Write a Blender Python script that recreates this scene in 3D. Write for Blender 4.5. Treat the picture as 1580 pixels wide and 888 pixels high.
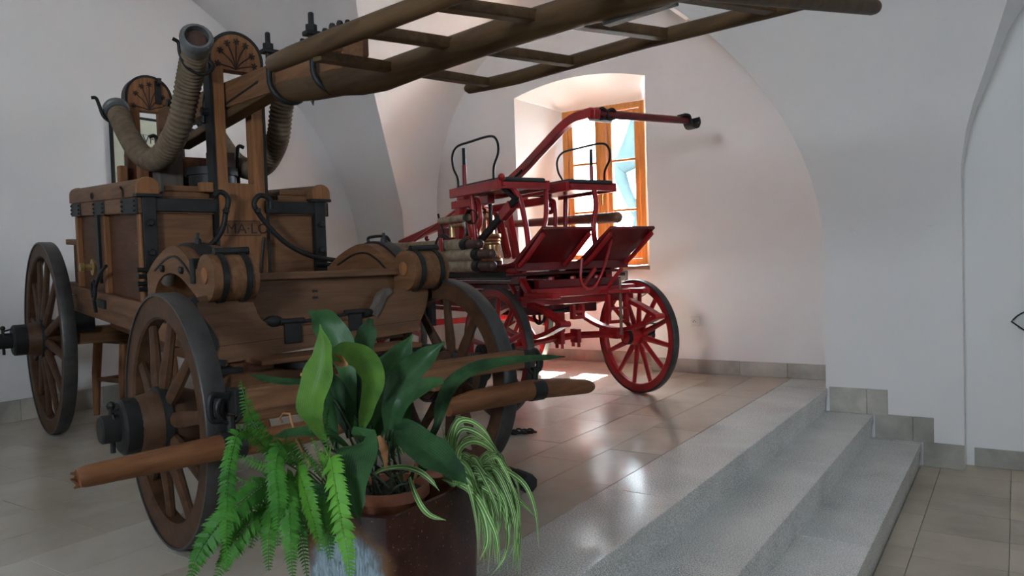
import bpy, math, random
from mathutils import Vector, Matrix, Quaternion
import mathutils.geometry

for _o in list(bpy.data.objects):
    bpy.data.objects.remove(_o)
scene = bpy.context.scene
COL = scene.collection
RND = random.Random(7)
PI = math.pi

# ------------------------------------------------------------------ camera
# platform floor is z=0, Y runs along the steps towards the window wall, X to the right
FPX, ROLL, PITCH, YAW, EYE = 1172.0, .033, -.0345, math.radians(33.621), 1.0
_f0 = Vector((-math.sin(YAW), math.cos(YAW), 0)); _r0 = Vector((math.cos(YAW), math.sin(YAW), 0)); _u0 = Vector((0, 0, 1))
FW = _f0 * math.cos(PITCH) + _u0 * math.sin(PITCH)
_up = _u0 * math.cos(PITCH) - _f0 * math.sin(PITCH)
RT = _r0 * math.cos(ROLL) - _up * math.sin(ROLL)
UP = _up * math.cos(ROLL) + _r0 * math.sin(ROLL)
CAM = Vector((0, 0, EYE))
cd = bpy.data.cameras.new('camera'); cam = bpy.data.objects.new('camera', cd); COL.objects.link(cam)
cd.sensor_width = 36; cd.lens = 36 * FPX / 1580; cd.clip_start = .05; cd.clip_end = 200
_m = Matrix((RT, UP, -FW)).transposed().to_4x4(); _m.translation = CAM
cam.matrix_world = _m
scene.camera = cam

def ray(px, py): return RT * ((px - 790) / FPX) - UP * ((py - 444) / FPX) + FW
def on(px, py, ax, val):
    d = ray(px, py); return CAM + d * ((val - CAM[ax]) / d[ax])
def at_depth(px, py, dep): return CAM + ray(px, py) * dep

class Frame:
    """local frame of a vehicle: x forward, y towards its right, z up"""
    def __init__(s, ox, oy, theta):
        s.o = Vector((ox, oy, 0)); s.th = theta
        s.x = Vector((math.cos(theta), -math.sin(theta), 0)); s.y = Vector((math.sin(theta), math.cos(theta), 0))
    def loc(s, v): return Vector((v.dot(s.x), v.dot(s.y), v.z))
    def L(s, px, py, ax, val):
        d = s.loc(ray(px, py)); c = s.loc(CAM - s.o); return c + d * ((val - c[ax]) / d[ax])

# ------------------------------------------------------------------ world, sun, window portals, exposure
w = bpy.data.worlds.new('world'); scene.world = w; w.use_nodes = True
_bg = w.node_tree.nodes['Background']; _bg.inputs[0].default_value = (.74, .87, 1.0, 1); _bg.inputs[1].default_value = 19.0
sd = bpy.data.lights.new('sun', 'SUN'); sd.energy = 85; sd.angle = .009; sd.color = (1, .97, .93)
sun = bpy.data.objects.new('sun', sd); COL.objects.link(sun)
SUN_DIR = Vector((.09, -1, -1.43)).normalized()
sun.rotation_euler = SUN_DIR.to_track_quat('-Z', 'Y').to_euler(); sun.location = (-3, 12, 9)

def portal(name, loc, direction, sx, sy):
    d = bpy.data.lights.new(name, 'AREA'); d.shape = 'RECTANGLE'; d.size = sx; d.size_y = sy
    d.cycles.is_portal = True
    o = bpy.data.objects.new(name, d); COL.objects.link(o); o.location = loc
    o.rotation_euler = Vector(direction).to_track_quat('-Z', 'Z').to_euler(); return o
portal('window_portal', (-3.34, 6.9, 1.72), (0, -1, 0), 1.1, 1.6)
portal('window_portal', (11.02, 1.5, 2.2), (-1, 0, 0), .75, 1.1)  # portal for the added fill opening in the right wall
portal('window_portal', (-.6, -3.55, 2.1), (0, 1, 0), 1.05, 1.15)

vs = scene.view_settings
scene.display_settings.display_device = 'sRGB'
vs.view_transform = 'Standard'; vs.look = 'None'; vs.gamma = 1; vs.use_curve_mapping = False
vs.exposure = 1.75
scene.cycles.max_bounces = 10; scene.cycles.diffuse_bounces = 6; scene.cycles.glossy_bounces = 4
scene.cycles.transparent_max_bounces = 8; scene.cycles.caustics_reflective = False; scene.cycles.caustics_refractive = False

# ------------------------------------------------------------------ materials
def new_mat(name):
    m = bpy.data.materials.new(name); m.use_nodes = True
    nt = m.node_tree; b = nt.nodes['Principled BSDF']; return m, nt, b
def N(nt, t, **k):
    n = nt.nodes.new(t)
    for a, v in k.items(): setattr(n, a, v)
    return n
def ramp(nt, fac, stops):
    r = N(nt, 'ShaderNodeValToRGB'); e = r.color_ramp.elements
    while len(e) < len(stops): e.new(.5)
    for el, (p, c) in zip(e, stops): el.position = p; el.color = (*c, 1)
    nt.links.new(fac, r.inputs[0]); return r.outputs[0]
def coords(nt, scale=(1, 1, 1), kind='Object', rot=(0, 0, 0)):
    t = N(nt, 'ShaderNodeTexCoord'); mp = N(nt, 'ShaderNodeMapping')
    mp.inputs['Scale'].default_value = scale; mp.inputs['Rotation'].default_value = rot
    nt.links.new(t.outputs[kind], mp.inputs[0]); return mp.outputs[0]
def noise(nt, vec, scale, detail=4, rough=.55, dist=0):
    n = N(nt, 'ShaderNodeTexNoise'); n.inputs['Scale'].default_value = scale; n.inputs['Detail'].default_value = detail
    n.inputs['Roughness'].default_value = rough; n.inputs['Distortion'].default_value = dist
    nt.links.new(vec, n.inputs['Vector']); return n.outputs['Fac']
def bump(nt, b, h, strength=.3, dist=.01):
    n = N(nt, 'ShaderNodeBump'); n.inputs['Strength'].default_value = strength; n.inputs['Distance'].default_value = dist
    nt.links.new(h, n.inputs['Height']); nt.links.new(n.outputs[0], b.inputs['Normal'])
def mixc(nt, fac, a, b_):
    n = N(nt, 'ShaderNodeMix', data_type='RGBA')
    if isinstance(fac, float): n.inputs[0].default_value = fac
    else: nt.links.new(fac, n.inputs[0])
    for i, v in ((6, a), (7, b_)):
        if isinstance(v, tuple): n.inputs[i].default_value = (*v, 1)
        else: nt.links.new(v, n.inputs[i])
    return n.outputs[2]

def m_wood(name, dark, light, stretch=(2, 22, 22), rough=.55, bmp=.25, spec=.22):
    m, nt, b = new_mat(name)
    v = coords(nt, stretch)
    n1 = noise(nt, v, 1.6, 6, .6, .6); n2 = noise(nt, coords(nt), 3.0, 3)
    c = ramp(nt, n1, [(.28, dark), (.72, light)])
    c2 = mixc(nt, n2, c, tuple(x * .62 for x in dark))
    n = N(nt, 'ShaderNodeMix', data_type='RGBA'); n.inputs[0].default_value = .35
    nt.links.new(c, n.inputs[6]); nt.links.new(c2, n.inputs[7]); nt.links.new(n.outputs[2], b.inputs['Base Color'])
    b.inputs['Roughness'].default_value = rough; b.inputs['Specular IOR Level'].default_value = spec
    bump(nt, b, n1, bmp, .004); return m
def m_plain(name, col, rough=.5, metal=0, var=.25, scale=9, bmp=.1, spec=.5):
    m, nt, b = new_mat(name)
    n1 = noise(nt, coords(nt), scale, 5)
    c = ramp(nt, n1, [(.3, tuple(max(0, x * (1 - var)) for x in col)), (.7, tuple(min(1, x * (1 + var)) for x in col))])
    nt.links.new(c, b.inputs['Base Color']); b.inputs['Roughness'].default_value = rough; b.inputs['Metallic'].default_value = metal
    b.inputs['Specular IOR Level'].default_value = spec
    if bmp: bump(nt, b, noise(nt, coords(nt), scale * 6, 3), bmp, .003)
    return m
def m_plaster(name, col):
    m, nt, b = new_mat(name)
    n1 = noise(nt, coords(nt), .9, 4); c = ramp(nt, n1, [(.3, tuple(x * .95 for x in col)), (.7, col)])
    nt.links.new(c, b.inputs['Base Color']); b.inputs['Roughness'].default_value = .9; b.inputs['Specular IOR Level'].default_value = .15
    bump(nt, b, noise(nt, coords(nt), 5, 5), .25, .008); return m
def m_stone(name, c1, c2, speck=None, rough=.3, scale=2.2, obj_var=.12, spec=.5, dist=.4, bmp=True):
    m, nt, b = new_mat(name)
    g = N(nt, 'ShaderNodeNewGeometry'); pos = g.outputs['Position']
    n1 = noise(nt, pos, scale, 6, .6, dist); c = ramp(nt, n1, [(.3, c1), (.7, c2)])
    if speck:
        n2 = noise(nt, pos, 170, 2, .7); k = ramp(nt, n2, [(.42, speck[0]), (.52, (.5, .5, .5)), (.62, speck[1])])
        o = N(nt, 'ShaderNodeMix', data_type='RGBA', blend_type='OVERLAY'); o.inputs[0].default_value = .7
        nt.links.new(c, o.inputs[6]); nt.links.new(k, o.inputs[7]); c = o.outputs[2]
    st_ = ramp(nt, noise(nt, pos, 1.1, 5, .65), [(.28, (.78, .77, .75)), (.42, (1, 1, 1))]); ml = N(nt, 'ShaderNodeMix', data_type='RGBA', blend_type='MULTIPLY'); ml.inputs[0].default_value = 1
    nt.links.new(c, ml.inputs[6]); nt.links.new(st_, ml.inputs[7]); c = ml.outputs[2]
    oi = N(nt, 'ShaderNodeObjectInfo'); mr = N(nt, 'ShaderNodeMapRange'); mr.inputs['To Min'].default_value = 1 - obj_var; mr.inputs['To Max'].default_value = 1 + obj_var
    nt.links.new(oi.outputs['Random'], mr.inputs['Value'])
    hs = N(nt, 'ShaderNodeHueSaturation'); nt.links.new(mr.outputs[0], hs.inputs['Value']); nt.links.new(c, hs.inputs['Color'])
    nt.links.new(hs.outputs[0], b.inputs['Base Color']); b.inputs['Specular IOR Level'].default_value = spec
    rr = N(nt, 'ShaderNodeMapRange'); rr.inputs['To Min'].default_value = rough - .035; rr.inputs['To Max'].default_value = rough + .035
    nt.links.new(noise(nt, pos, 4, 4), rr.inputs['Value']); nt.links.new(rr.outputs[0], b.inputs['Roughness'])
    if bmp: bump(nt, b, noise(nt, pos, 40, 3), .05, .002)
    return m
def m_leaf(name, dark, light, veins=14, vstr=.5, edge=None, rough=.35, trans=.25, stripe=None):
    m, nt, b = new_mat(name)
    uv = N(nt, 'ShaderNodeUVMap'); sp = N(nt, 'ShaderNodeSeparateXYZ'); nt.links.new(uv.outputs[0], sp.inputs[0])
    u = sp.outputs[0]
    mu = N(nt, 'ShaderNodeMath', operation='MULTIPLY'); nt.links.new(u, mu.inputs[0]); mu.inputs[1].default_value = veins * 2 * PI
    sn = N(nt, 'ShaderNodeMath', operation='SINE'); nt.links.new(mu.outputs[0], sn.inputs[0])
    n1 = noise(nt, coords(nt), 14, 4)
    ad = N(nt, 'ShaderNodeMath', operation='MULTIPLY_ADD'); nt.links.new(sn.outputs[0], ad.inputs[0]); ad.inputs[1].default_value = .12 * vstr; nt.links.new(n1, ad.inputs[2])
    oi = N(nt, 'ShaderNodeObjectInfo'); a2 = N(nt, 'ShaderNodeMath', operation='MULTIPLY_ADD'); nt.links.new(oi.outputs['Random'], a2.inputs[0]); a2.inputs[1].default_value = .3; nt.links.new(ad.outputs[0], a2.inputs[2])
    c = ramp(nt, a2.outputs[0], [(.35, dark), (.85, light)])
    if stripe:   # pale band(s) along the blade
        df = N(nt, 'ShaderNodeMath', operation='SUBTRACT'); nt.links.new(u, df.inputs[0]); df.inputs[1].default_value = .5
        ab = N(nt, 'ShaderNodeMath', operation='ABSOLUTE'); nt.links.new(df.outputs[0], ab.inputs[0])
        f = ramp(nt, ab.outputs[0], stripe[1]); c = mixc(nt, f, c, stripe[0])
    nt.links.new(c, b.inputs['Base Color']); b.inputs['Roughness'].default_value = rough; b.inputs['Specular IOR Level'].default_value = .2
    bump(nt, b, sn.outputs[0], .08 * vstr, .002)
    tr = N(nt, 'ShaderNodeBsdfTranslucent'); nt.links.new(c, tr.inputs[0]); mx = N(nt, 'ShaderNodeMixShader'); mx.inputs[0].default_value = trans
    nt.links.new(b.outputs[0], mx.inputs[1]); nt.links.new(tr.outputs[0], mx.inputs[2]); nt.links.new(mx.outputs[0], nt.nodes['Material Output'].inputs[0])
    return m

M = {}
M['plaster'] = m_plaster('white_plaster', (.78, .765, .75))
M['tile'] = m_stone('beige_limestone', (.44, .375, .30), (.53, .465, .385), rough=.22, obj_var=.07, spec=.75)
M['tile_pale'] = m_stone('pale_limestone', (.49, .435, .36), (.57, .515, .44), rough=.22, obj_var=.06, spec=.75)
M['lowtile'] = m_stone('lower_limestone', (.38, .31, .23), (.50, .42, .325), rough=.32, obj_var=.16)
M['granite'] = m_stone('grey_granite', (.50, .50, .475), (.65, .65, .62), ((.18, .18, .18), (.85, .85, .85)), rough=.19, obj_var=.06, spec=.75)
M['skirt'] = m_stone('skirting_stone', (.27, .255, .22), (.50, .465, .40), rough=.5, scale=3.5, obj_var=.18)
M['grout'] = m_plain('grout', (.30, .265, .22), .9)
M['wood'] = m_wood('brown_wood', (0.09988, 0.04562, 0.02063), (0.2312, 0.1076, 0.04919))
M['wood_y'] = m_wood('brown_wood_across', (0.1074, 0.04905, 0.02218), (0.2486, 0.1158, 0.05289), (22, 2, 22))
M['wood_z'] = m_wood('brown_wood_upright', (0.1598, 0.06699, 0.02611), (0.346, 0.1501, 0.06027), (22, 22, 2))
M['wood_apron'] = m_wood('apron_wood', (.11, .054, .026), (.215, .108, .055), (22, 2, 22))
M['wood_side'] = m_wood('red_brown_panel', (.055, .02, .009), (.135, .052, .022), (3, 22, 22))
M['wood_log'] = m_wood('log_wood', (.05, .027, .011), (.13, .072, .032), (2, 14, 14), .5)
M['wood_tree'] = m_wood('swingletree_wood', (.10, .036, .013), (.27, .115, .048), (14, 2, 14), .5)
M['wood_wheel'] = m_wood('wheel_wood', (.042, .019, .009), (.105, .05, .025), (9, 9, 9), .55)
M['wood_grey'] = m_wood('greyed_wood', (.09, .075, .062), (.19, .155, .125), (14, 14, 2), .7)
M['carve'] = m_plain('carved_lines', (.035, .017, .009), .8, var=.1)
M['iron'] = m_plain('black_iron', (.012, .0115, .011), .5, 0, .35, 12, .2, .3)
M['tyre'] = m_plain('iron_tyre', (.05, .047, .045), .42, .4, .3, 14, .15)
M['hose'] = m_plain('canvas_hose', (.16, .115, .075), .85, 0, .3, 16, .4, .2)
M['cuff'] = m_plain('hose_coupling_metal', (.15, .155, .15), .5, .5, .3, 12, .2)
M['red'] = m_plain('red_paint', (.36, .013, .015), .28, 0, .25, 7, .06)
M['redd'] = m_plain('dark_red_paint', (.13, .008, .010), .25, 0, .3, 6, .06)
M['white'] = m_plain('white_line_paint', (.75, .73, .7), .4, 0, .05)
M['hose_red'] = m_plain('ribbed_tan_hose', (.30, .225, .15), .8, 0, .3, 20, .4, .2)
M['leather'] = m_plain('dark_leather_caps', (.06, .025, .018), .45, 0, .3, 14, .2)
M['pole'] = m_plain('brown_pole', (.17, .085, .05), .4, 0, .3, 8, .1)
M['copper'] = m_plain('copper', (.72, .33, .2), .22, 1, .15, 6, .05)
M['brass'] = m_plain('brass', (.5, .34, .17), .3, 1, .2, 8, .1)
M['gold'] = m_plain('old_brass', (.38, .27, .1), .45, .8, .3, 10, .2)
M['cushion'] = m_plain('dark_grey_cushion', (.05, .052, .055), .6, 0, .2, 10, .1)
M['window'] = m_wood('orange_pine', (.56, .20, .05), (.80, .36, .11), (16, 16, 2), .35)
M['navy'] = m_plain('dark_slate_board', (.025, .033, .045), .45, 0, .2)
M['paper'] = m_plain('cream_paper', (.62, .64, .5), .7, 0, .05)
M['ink'] = m_plain('dark_ink', (.08, .085, .08), .8, 0, .1)
M['engraving'] = m_plain('grey_engraving', (.36, .38, .32), .8, 0, .45, 60, 0)
M['green_ink'] = m_plain('green_print', (.28, .5, .3), .8, 0, .3, 25, 0)
M['plastic'] = m_plain('white_plastic', (.72, .71, .68), .4, 0, .03)
M['grey_plastic'] = m_plain('grey_plastic', (.16, .16, .16), .5, 0, .15)
M['terracotta'] = m_plain('terracotta', (.32, .11, .055), .65, 0, .4, 12, .4)
M['soil'] = m_plain('soil', (.035, .025, .018), .95, 0, .4, 30, .8)
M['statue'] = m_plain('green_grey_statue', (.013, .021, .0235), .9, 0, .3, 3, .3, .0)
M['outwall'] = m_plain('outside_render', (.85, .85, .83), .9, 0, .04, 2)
M['outshade'] = m_plain('added_shade_wall_grey', (.42, .41, .4), .9, 0, .1, 2)  # dark grey for the added wall that shades the statue
M['pavement'] = m_plain('outside_paving', (.27, .26, .245), .9, 0, .1, 2)
M['asp'] = m_leaf('aspidistra_leaf', (.010, .031, .012), (.036, .098, .03), 16, .8, rough=.42, trans=.1)
M['asp_l'] = m_leaf('aspidistra_leaf_young', (.03, .09, .014), (.12, .25, .04), 16, .8, rough=.45, trans=.3)
M['fern'] = m_leaf('fern_leaf', (.02, .10, .012), (.075, .26, .03), 1, .1, rough=.5, trans=.3)
M['fern_y'] = m_leaf('fern_leaf_yellowish', (.05, .17, .012), (.13, .36, .04), 1, .1, rough=.5, trans=.3)
M['spider'] = m_leaf('spider_plant_leaf', (.05, .17, .03), (.15, .34, .07), 3, .1, rough=.4, trans=.25, stripe=((.68, .74, .46), [(.03, (1, 1, 1)), (.12, (0, 0, 0)), (.42, (0, 0, 0)), (.47, (.8, .8, .8))]))
M['dry'] = m_plain('dried_leaf', (.33, .15, .06), .8, 0, .3, 20, .2)
M['stem'] = m_plain('leaf_stem', (.025, .05, .02), .5, 0, .3)
def m_glass(name, col=(1, 1, 1), gl=.12):
    m, nt, b = new_mat(name)
    t = N(nt, 'ShaderNodeBsdfTransparent'); t.inputs[0].default_value = (*col, 1); g = N(nt, 'ShaderNodeBsdfGlossy'); g.inputs['Roughness'].default_value = .03
    lw = N(nt, 'ShaderNodeLayerWeight'); lw.inputs[0].default_value = gl; mx = N(nt, 'ShaderNodeMixShader')
    nt.links.new(lw.outputs['Fresnel'], mx.inputs[0]); nt.links.new(t.outputs[0], mx.inputs[1]); nt.links.new(g.outputs[0], mx.inputs[2])
    nt.links.new(mx.outputs[0], nt.nodes['Material Output'].inputs[0]); return m
M['glass'] = m_glass('window_glass', (.97, .98, .98), .08)
M['glass2'] = m_glass('clear_glass', (.8, .8, .78), .35)
def m_glaze():
    m, nt, b = new_mat('brown_glazed_ceramic')
    v = coords(nt); n1 = noise(nt, v, 9, 5); c = ramp(nt, n1, [(.3, (.026, .010, .008)), (.7, (.075, .025, .017))])
    gr = N(nt, 'ShaderNodeVectorMath', operation='DISTANCE'); nt.links.new(v, gr.inputs[0]); gr.inputs[1].default_value = (-.125, -.044, .255)
    nd = N(nt, 'ShaderNodeMath', operation='MULTIPLY_ADD'); nt.links.new(noise(nt, v, 22, 4), nd.inputs[0]); nd.inputs[1].default_value = .05; nt.links.new(gr.outputs['Value'], nd.inputs[2])
    cr = noise(nt, coords(nt, (150, 150, 26), rot=(.3, .9, .4)), 1.0, 3, .6, 1.2)
    sil = ramp(nt, cr, [(.3, (.09, .12, .13)), (.7, (.30, .38, .42))])
    f = ramp(nt, nd.outputs[0], [(.105, (1, 1, 1)), (.135, (0, 0, 0))]); rim = ramp(nt, nd.outputs[0], [(.11, (0, 0, 0)), (.135, (1, 1, 1)), (.165, (0, 0, 0))])
    c = mixc(nt, rim, c, (.12, .06, .025)); c = mixc(nt, f, c, sil)
    fl = ramp(nt, noise(nt, v, 140, 1), [(.70, (0, 0, 0)), (.76, (1, 1, 1))]); c = mixc(nt, fl, c, (.25, .14, .11))
    nt.links.new(c, b.inputs['Base Color']); b.inputs['Roughness'].default_value = .3
    b.inputs['Specular IOR Level'].default_value = .2; bump(nt, b, cr, .12, .003); return m
M['glaze'] = m_glaze()

# ------------------------------------------------------------------ mesh building
class MB:
    def __init__(s): s.v = []; s.f = []; s.uv = None
    def add(s, vs_, fs):
        o = len(s.v); s.v += [Vector(p) for p in vs_]; s.f += [tuple(i + o for i in f) for f in fs]; return s
    def box(s, lo, hi):
        (a, b, c), (d, e, g) = lo, hi
        return s.add([(a, b, c), (d, b, c), (d, e, c), (a, e, c), (a, b, g), (d, b, g), (d, e, g), (a, e, g)],
                     [(0, 3, 2, 1), (4, 5, 6, 7), (0, 1, 5, 4), (1, 2, 6, 5), (2, 3, 7, 6), (3, 0, 4, 7)])
    def beam(s, p0, p1, wd, h, up=(0, 0, 1), w1=None, h1=None):
        p0, p1, up = Vector(p0), Vector(p1), Vector(up); d = (p1 - p0).normalized()
        sd_ = d.cross(up).normalized(); u = sd_.cross(d)
        w1 = wd if w1 is None else w1; h1 = h if h1 is None else h1
        q = []
        for p, a, b in ((p0, wd, h), (p1, w1, h1)):
            q += [p - sd_ * a / 2 - u * b / 2, p + sd_ * a / 2 - u * b / 2, p + sd_ * a / 2 + u * b / 2, p - sd_ * a / 2 + u * b / 2]
        return s.add(q, [(0, 1, 2, 3), (7, 6, 5, 4), (0, 4, 5, 1), (1, 5, 6, 2), (2, 6, 7, 3), (3, 7, 4, 0)])
    def tube(s, pts, r, n=10, caps=True, closed=False, squash=None):
        pts = [Vector(p) for p in pts]; k = len(pts); rr = r if isinstance(r, (list, tuple)) else [r] * k
        t = []
        for i in range(k):
            a = pts[(i - 1) % k] if (closed or i > 0) else pts[i]; b = pts[(i + 1) % k] if (closed or i < k - 1) else pts[i]
            t.append((b - a).normalized())
        nrm = t[0].orthogonal().normalized()
        if squash: nrm = (Vector(squash[2]) - t[0] * t[0].dot(Vector(squash[2]))).normalized()
        vs_ = []
        for i in range(k):
            if i:
                ax = t[i - 1].cross(t[i])
                if ax.length > 1e-9: nrm = Quaternion(ax.normalized(), t[i - 1].angle(t[i])) @ nrm
            nrm = (nrm - t[i] * nrm.dot(t[i])).normalized(); bn = t[i].cross(nrm)
            for j in range(n):
                a = 2 * PI * (j + .5) / n; sx, sy = (squash[0], squash[1]) if squash else (1, 1)
                vs_.append(pts[i] + nrm * math.cos(a) * rr[i] * sx + bn * math.sin(a) * rr[i] * sy)
        fs = []
        for i in range(k if closed else k - 1):
            i2 = (i + 1) % k
            for j in range(n): fs.append((i * n + j, i * n + (j + 1) % n, i2 * n + (j + 1) % n, i2 * n + j))
        if caps and not closed: fs += [tuple(reversed(range(n))), tuple(range((k - 1) * n, k * n))]
        return s.add(vs_, fs)
    def prism(s, poly, ax, a0, a1):
        """poly is 2D in the plane across ax (axes in cyclic-free order), extruded along ax"""
        def mk(p, a):
            q = [p[0], p[1]]; q.insert(ax, a); return q
        n = len(poly); vs_ = [mk(p, a0) for p in poly] + [mk(p, a1) for p in poly]
        tri = mathutils.geometry.tessellate_polygon([[Vector((p[0], p[1], 0)) for p in poly]])
        fs = [tuple(t_) for t_ in tri] + [tuple(i + n for i in reversed(t_)) for t_ in tri]
        fs += [(i, (i + 1) % n, n + (i + 1) % n, n + i) for i in range(n)]
        return s.add(vs_, fs)
    def strip(s, path, half, ax, a0, a1, closed=False):
        """flat band of thickness 2*half following a 2D path, extruded along ax"""
        k = len(path); L_, R_ = [], []
        for i in range(k):
            a = path[(i - 1) % k] if (closed or i) else path[i]; b = path[(i + 1) % k] if (closed or i < k - 1) else path[i]
            dx, dy = b[0] - a[0], b[1] - a[1]; l = math.hypot(dx, dy) or 1; nx, ny = -dy / l * half, dx / l * half
            L_.append((path[i][0] + nx, path[i][1] + ny)); R_.append((path[i][0] - nx, path[i][1] - ny))
        def mk(p, a):
            q = [p[0], p[1]]; q.insert(ax, a); return q
        vs_ = [mk(p, a) for ps, a in ((L_, a0), (R_, a0), (L_, a1), (R_, a1)) for p in ps]; fs = []
        for i in range(k if closed else k - 1):
            j = (i + 1) % k
            fs += [(i, j, k + j, k + i), (2 * k + i, 3 * k + i, 3 * k + j, 2 * k + j), (i, 2 * k + i, 2 * k + j, j), (k + i, k + j, 3 * k + j, 3 * k + i)]
        if not closed: fs += [(0, k, 3 * k, 2 * k), (k - 1, 3 * k - 1, 4 * k - 1, 2 * k - 1)]
        return s.add(vs_, fs)
    def lathe(s, prof, c, ax, n=20):
        c = Vector(c); ax = Vector(ax).normalized(); u = ax.orthogonal().normalized(); v = ax.cross(u); k = len(prof); vs_ = []
        for r, h in prof:
            for j in range(n):
                a = 2 * PI * j / n; vs_.append(c + ax * h + (u * math.cos(a) + v * math.sin(a)) * r)
        fs = [(i * n + j, i * n + (j + 1) % n, (i + 1) * n + (j + 1) % n, (i + 1) * n + j) for i in range(k - 1) for j in range(n)]
        if prof[0][0] > 1e-6: fs.append(tuple(reversed(range(n))))
        if prof[-1][0] > 1e-6: fs.append(tuple(range((k - 1) * n, k * n)))
        return s.add(vs_, fs)
    def ring(s, prof, c, ax, n=40):
        """closed cross-section prof [(rad,h)] turned fully around"""
        c = Vector(c); ax = Vector(ax).normalized(); u = ax.orthogonal().normalized(); v = ax.cross(u); k = len(prof); vs_ = []
        for j in range(n):
            a = 2 * PI * j / n
            for r, h in prof: vs_.append(c + ax * h + (u * math.cos(a) + v * math.sin(a)) * r)
        fs = [(j * k + i, j * k + (i + 1) % k, ((j + 1) % n) * k + (i + 1) % k, ((j + 1) % n) * k + i) for j in range(n) for i in range(k)]
        return s.add(vs_, fs)
    def ball(s, c, r, n=12, sc=(1, 1, 1)):
        c = Vector(c); m_ = n // 2; vs_ = [c + Vector((0, 0, r * sc[2]))]
        for i in range(1, m_):
            for j in range(n):
                a, b = PI * i / m_, 2 * PI * j / n
                vs_.append(c + Vector((r * sc[0] * math.sin(a) * math.cos(b), r * sc[1] * math.sin(a) * math.sin(b), r * sc[2] * math.cos(a))))
        vs_.append(c - Vector((0, 0, r * sc[2]))); fs = [(0, 1 + j, 1 + (j + 1) % n) for j in range(n)]
        for i in range(m_ - 2):
            for j in range(n): fs.append((1 + i * n + j, 1 + (i + 1) * n + j, 1 + (i + 1) * n + (j + 1) % n, 1 + i * n + (j + 1) % n))
        o = 1 + (m_ - 2) * n; fs += [(o + j, len(vs_) - 1, o + (j + 1) % n) for j in range(n)]
        return s.add(vs_, fs)
    def bolt(s, p, ax, r=.012, h=.014): return s.lathe([(r, -.004), (r, h * .7), (r * .7, h), (0, h)], p, ax, 6)
    def map(s, fn): s.v = [Vector(fn(p)) for p in s.v]; return s
    def build(s, name, mat, parent=None, smooth=35, bevel=0):
        me = bpy.data.meshes.new(name); me.from_pydata([tuple(p) for p in s.v], [], s.f); me.update()
        import bmesh
        bm = bmesh.new(); bm.from_mesh(me); bmesh.ops.recalc_face_normals(bm, faces=bm.faces)
        bm.to_mesh(me); bm.free()
        if s.uv:
            ul = me.uv_layers.new(name='UVMap')
            for lp in me.loops: ul.data[lp.index].uv = s.uv[lp.vertex_index]
        if smooth:
            me.shade_smooth(); me.set_sharp_from_angle(angle=math.radians(smooth))
        me.materials.append(M[mat] if isinstance(mat, str) else mat)
        o = bpy.data.objects.new(name, me); COL.objects.link(o)
        if parent: o.parent = parent
        if bevel:
            md = o.modifiers.new('edge', 'BEVEL'); md.width = bevel; md.segments = 2; md.limit_method = 'ANGLE'; md.angle_limit = math.radians(40)
        return o
def tag(o, label, cat=None, group=None):
    o['label'] = label
    if cat: o['category'] = cat
    if group: o['group'] = group
    return o
def empty(name, loc=(0, 0, 0), rz=0):
    o = bpy.data.objects.new(name, None); COL.objects.link(o); o.location = loc; o.rotation_euler = (0, 0, rz); o.empty_display_size = .1; return o
def struct(o): o['kind'] = 'structure'; return o
def dup(o, parent=None, **k):
    c = o.copy(); COL.objects.link(c)
    if parent: c.parent = parent
    for a, v in k.items(): setattr(c, a, v)
    return c
def dup_tree(o, parent=None):
    c = dup(o, parent)
    for ch in list(o.children): dup_tree(ch, c)
    return c
def smooth_path(pts, n=6):
    """Catmull-Rom through the points"""
    P_ = [Vector(p) for p in pts]; P_ = [P_[0] * 2 - P_[1]] + P_ + [P_[-1] * 2 - P_[-2]]; out = []
    for i in range(1, len(P_) - 2):
        a, b, c, d = P_[i - 1:i + 3]
        for k in range(n):
            t = k / n; out.append(.5 * ((2 * b) + (c - a) * t + (2 * a - 5 * b + 4 * c - d) * t * t + (-a + 3 * b - 3 * c + d) * t ** 3))
    out.append(P_[-2].copy()); return out
def smooth2(pts, n=6): return [(p.x, p.y) for p in smooth_path([(a, b, 0) for a, b in pts], n)]
def text_mesh(name, body, size, mat, parent, origin, xdir, ydir, depth=.002, align='LEFT'):
    cu = bpy.data.curves.new(name, 'FONT'); cu.body = body; cu.size = size; cu.extrude = depth; cu.align_x = align
    to = bpy.data.objects.new(name + '_curve', cu); COL.objects.link(to)
    dg = bpy.context.evaluated_depsgraph_get(); me = bpy.data.meshes.new_from_object(to.evaluated_get(dg))
    bpy.data.objects.remove(to); x, y = Vector(xdir).normalized(), Vector(ydir).normalized(); z = x.cross(y)
    me.transform(Matrix((x, y, z)).transposed().to_4x4()); me.transform(Matrix.Translation(Vector(origin)))
    me.materials.clear(); me.materials.append(M[mat]); o = bpy.data.objects.new(name, me); COL.objects.link(o)
    if parent: o.parent = parent
    return o
# ================================================================== ROOM
XL, XR, YB, YW, YP = -5.84, 11.0, -3.53, 6.25, 5.87     # left wall, right wall, wall behind, window wall, pier plane
VA, VZ, VB = 4.7, 1.0, 2.9                              # main barrel vault: half width, springing, rise
def vault_y(z): return YP if z <= VZ else YP - VA + VA * math.sqrt(max(0, 1 - ((z - VZ) / VB) ** 2))
CX = -3.2
def sstep(a, b, x): t = max(0, min(1, (x - a) / (b - a))); return t * t * (3 - 2 * t)
def lunette_edge(phi, wl=1.94, zl=1.55, hl=1.9):        # groin of the window bay, phi 0 right foot .. pi left foot
    c, s_ = math.cos(phi), math.sin(phi)
    if c >= 0: return CX + 2.03 * c, 1.0 + 2.17 * s_ + .28 * sstep(.86, 1, s_)
    return CX + wl * c, zl + hl * s_
NPH = 48
LUN = []                                               # (x, z) from right foot up and over to left foot
for i in range(NPH + 1): LUN.append(lunette_edge(PI * i / NPH))
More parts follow.
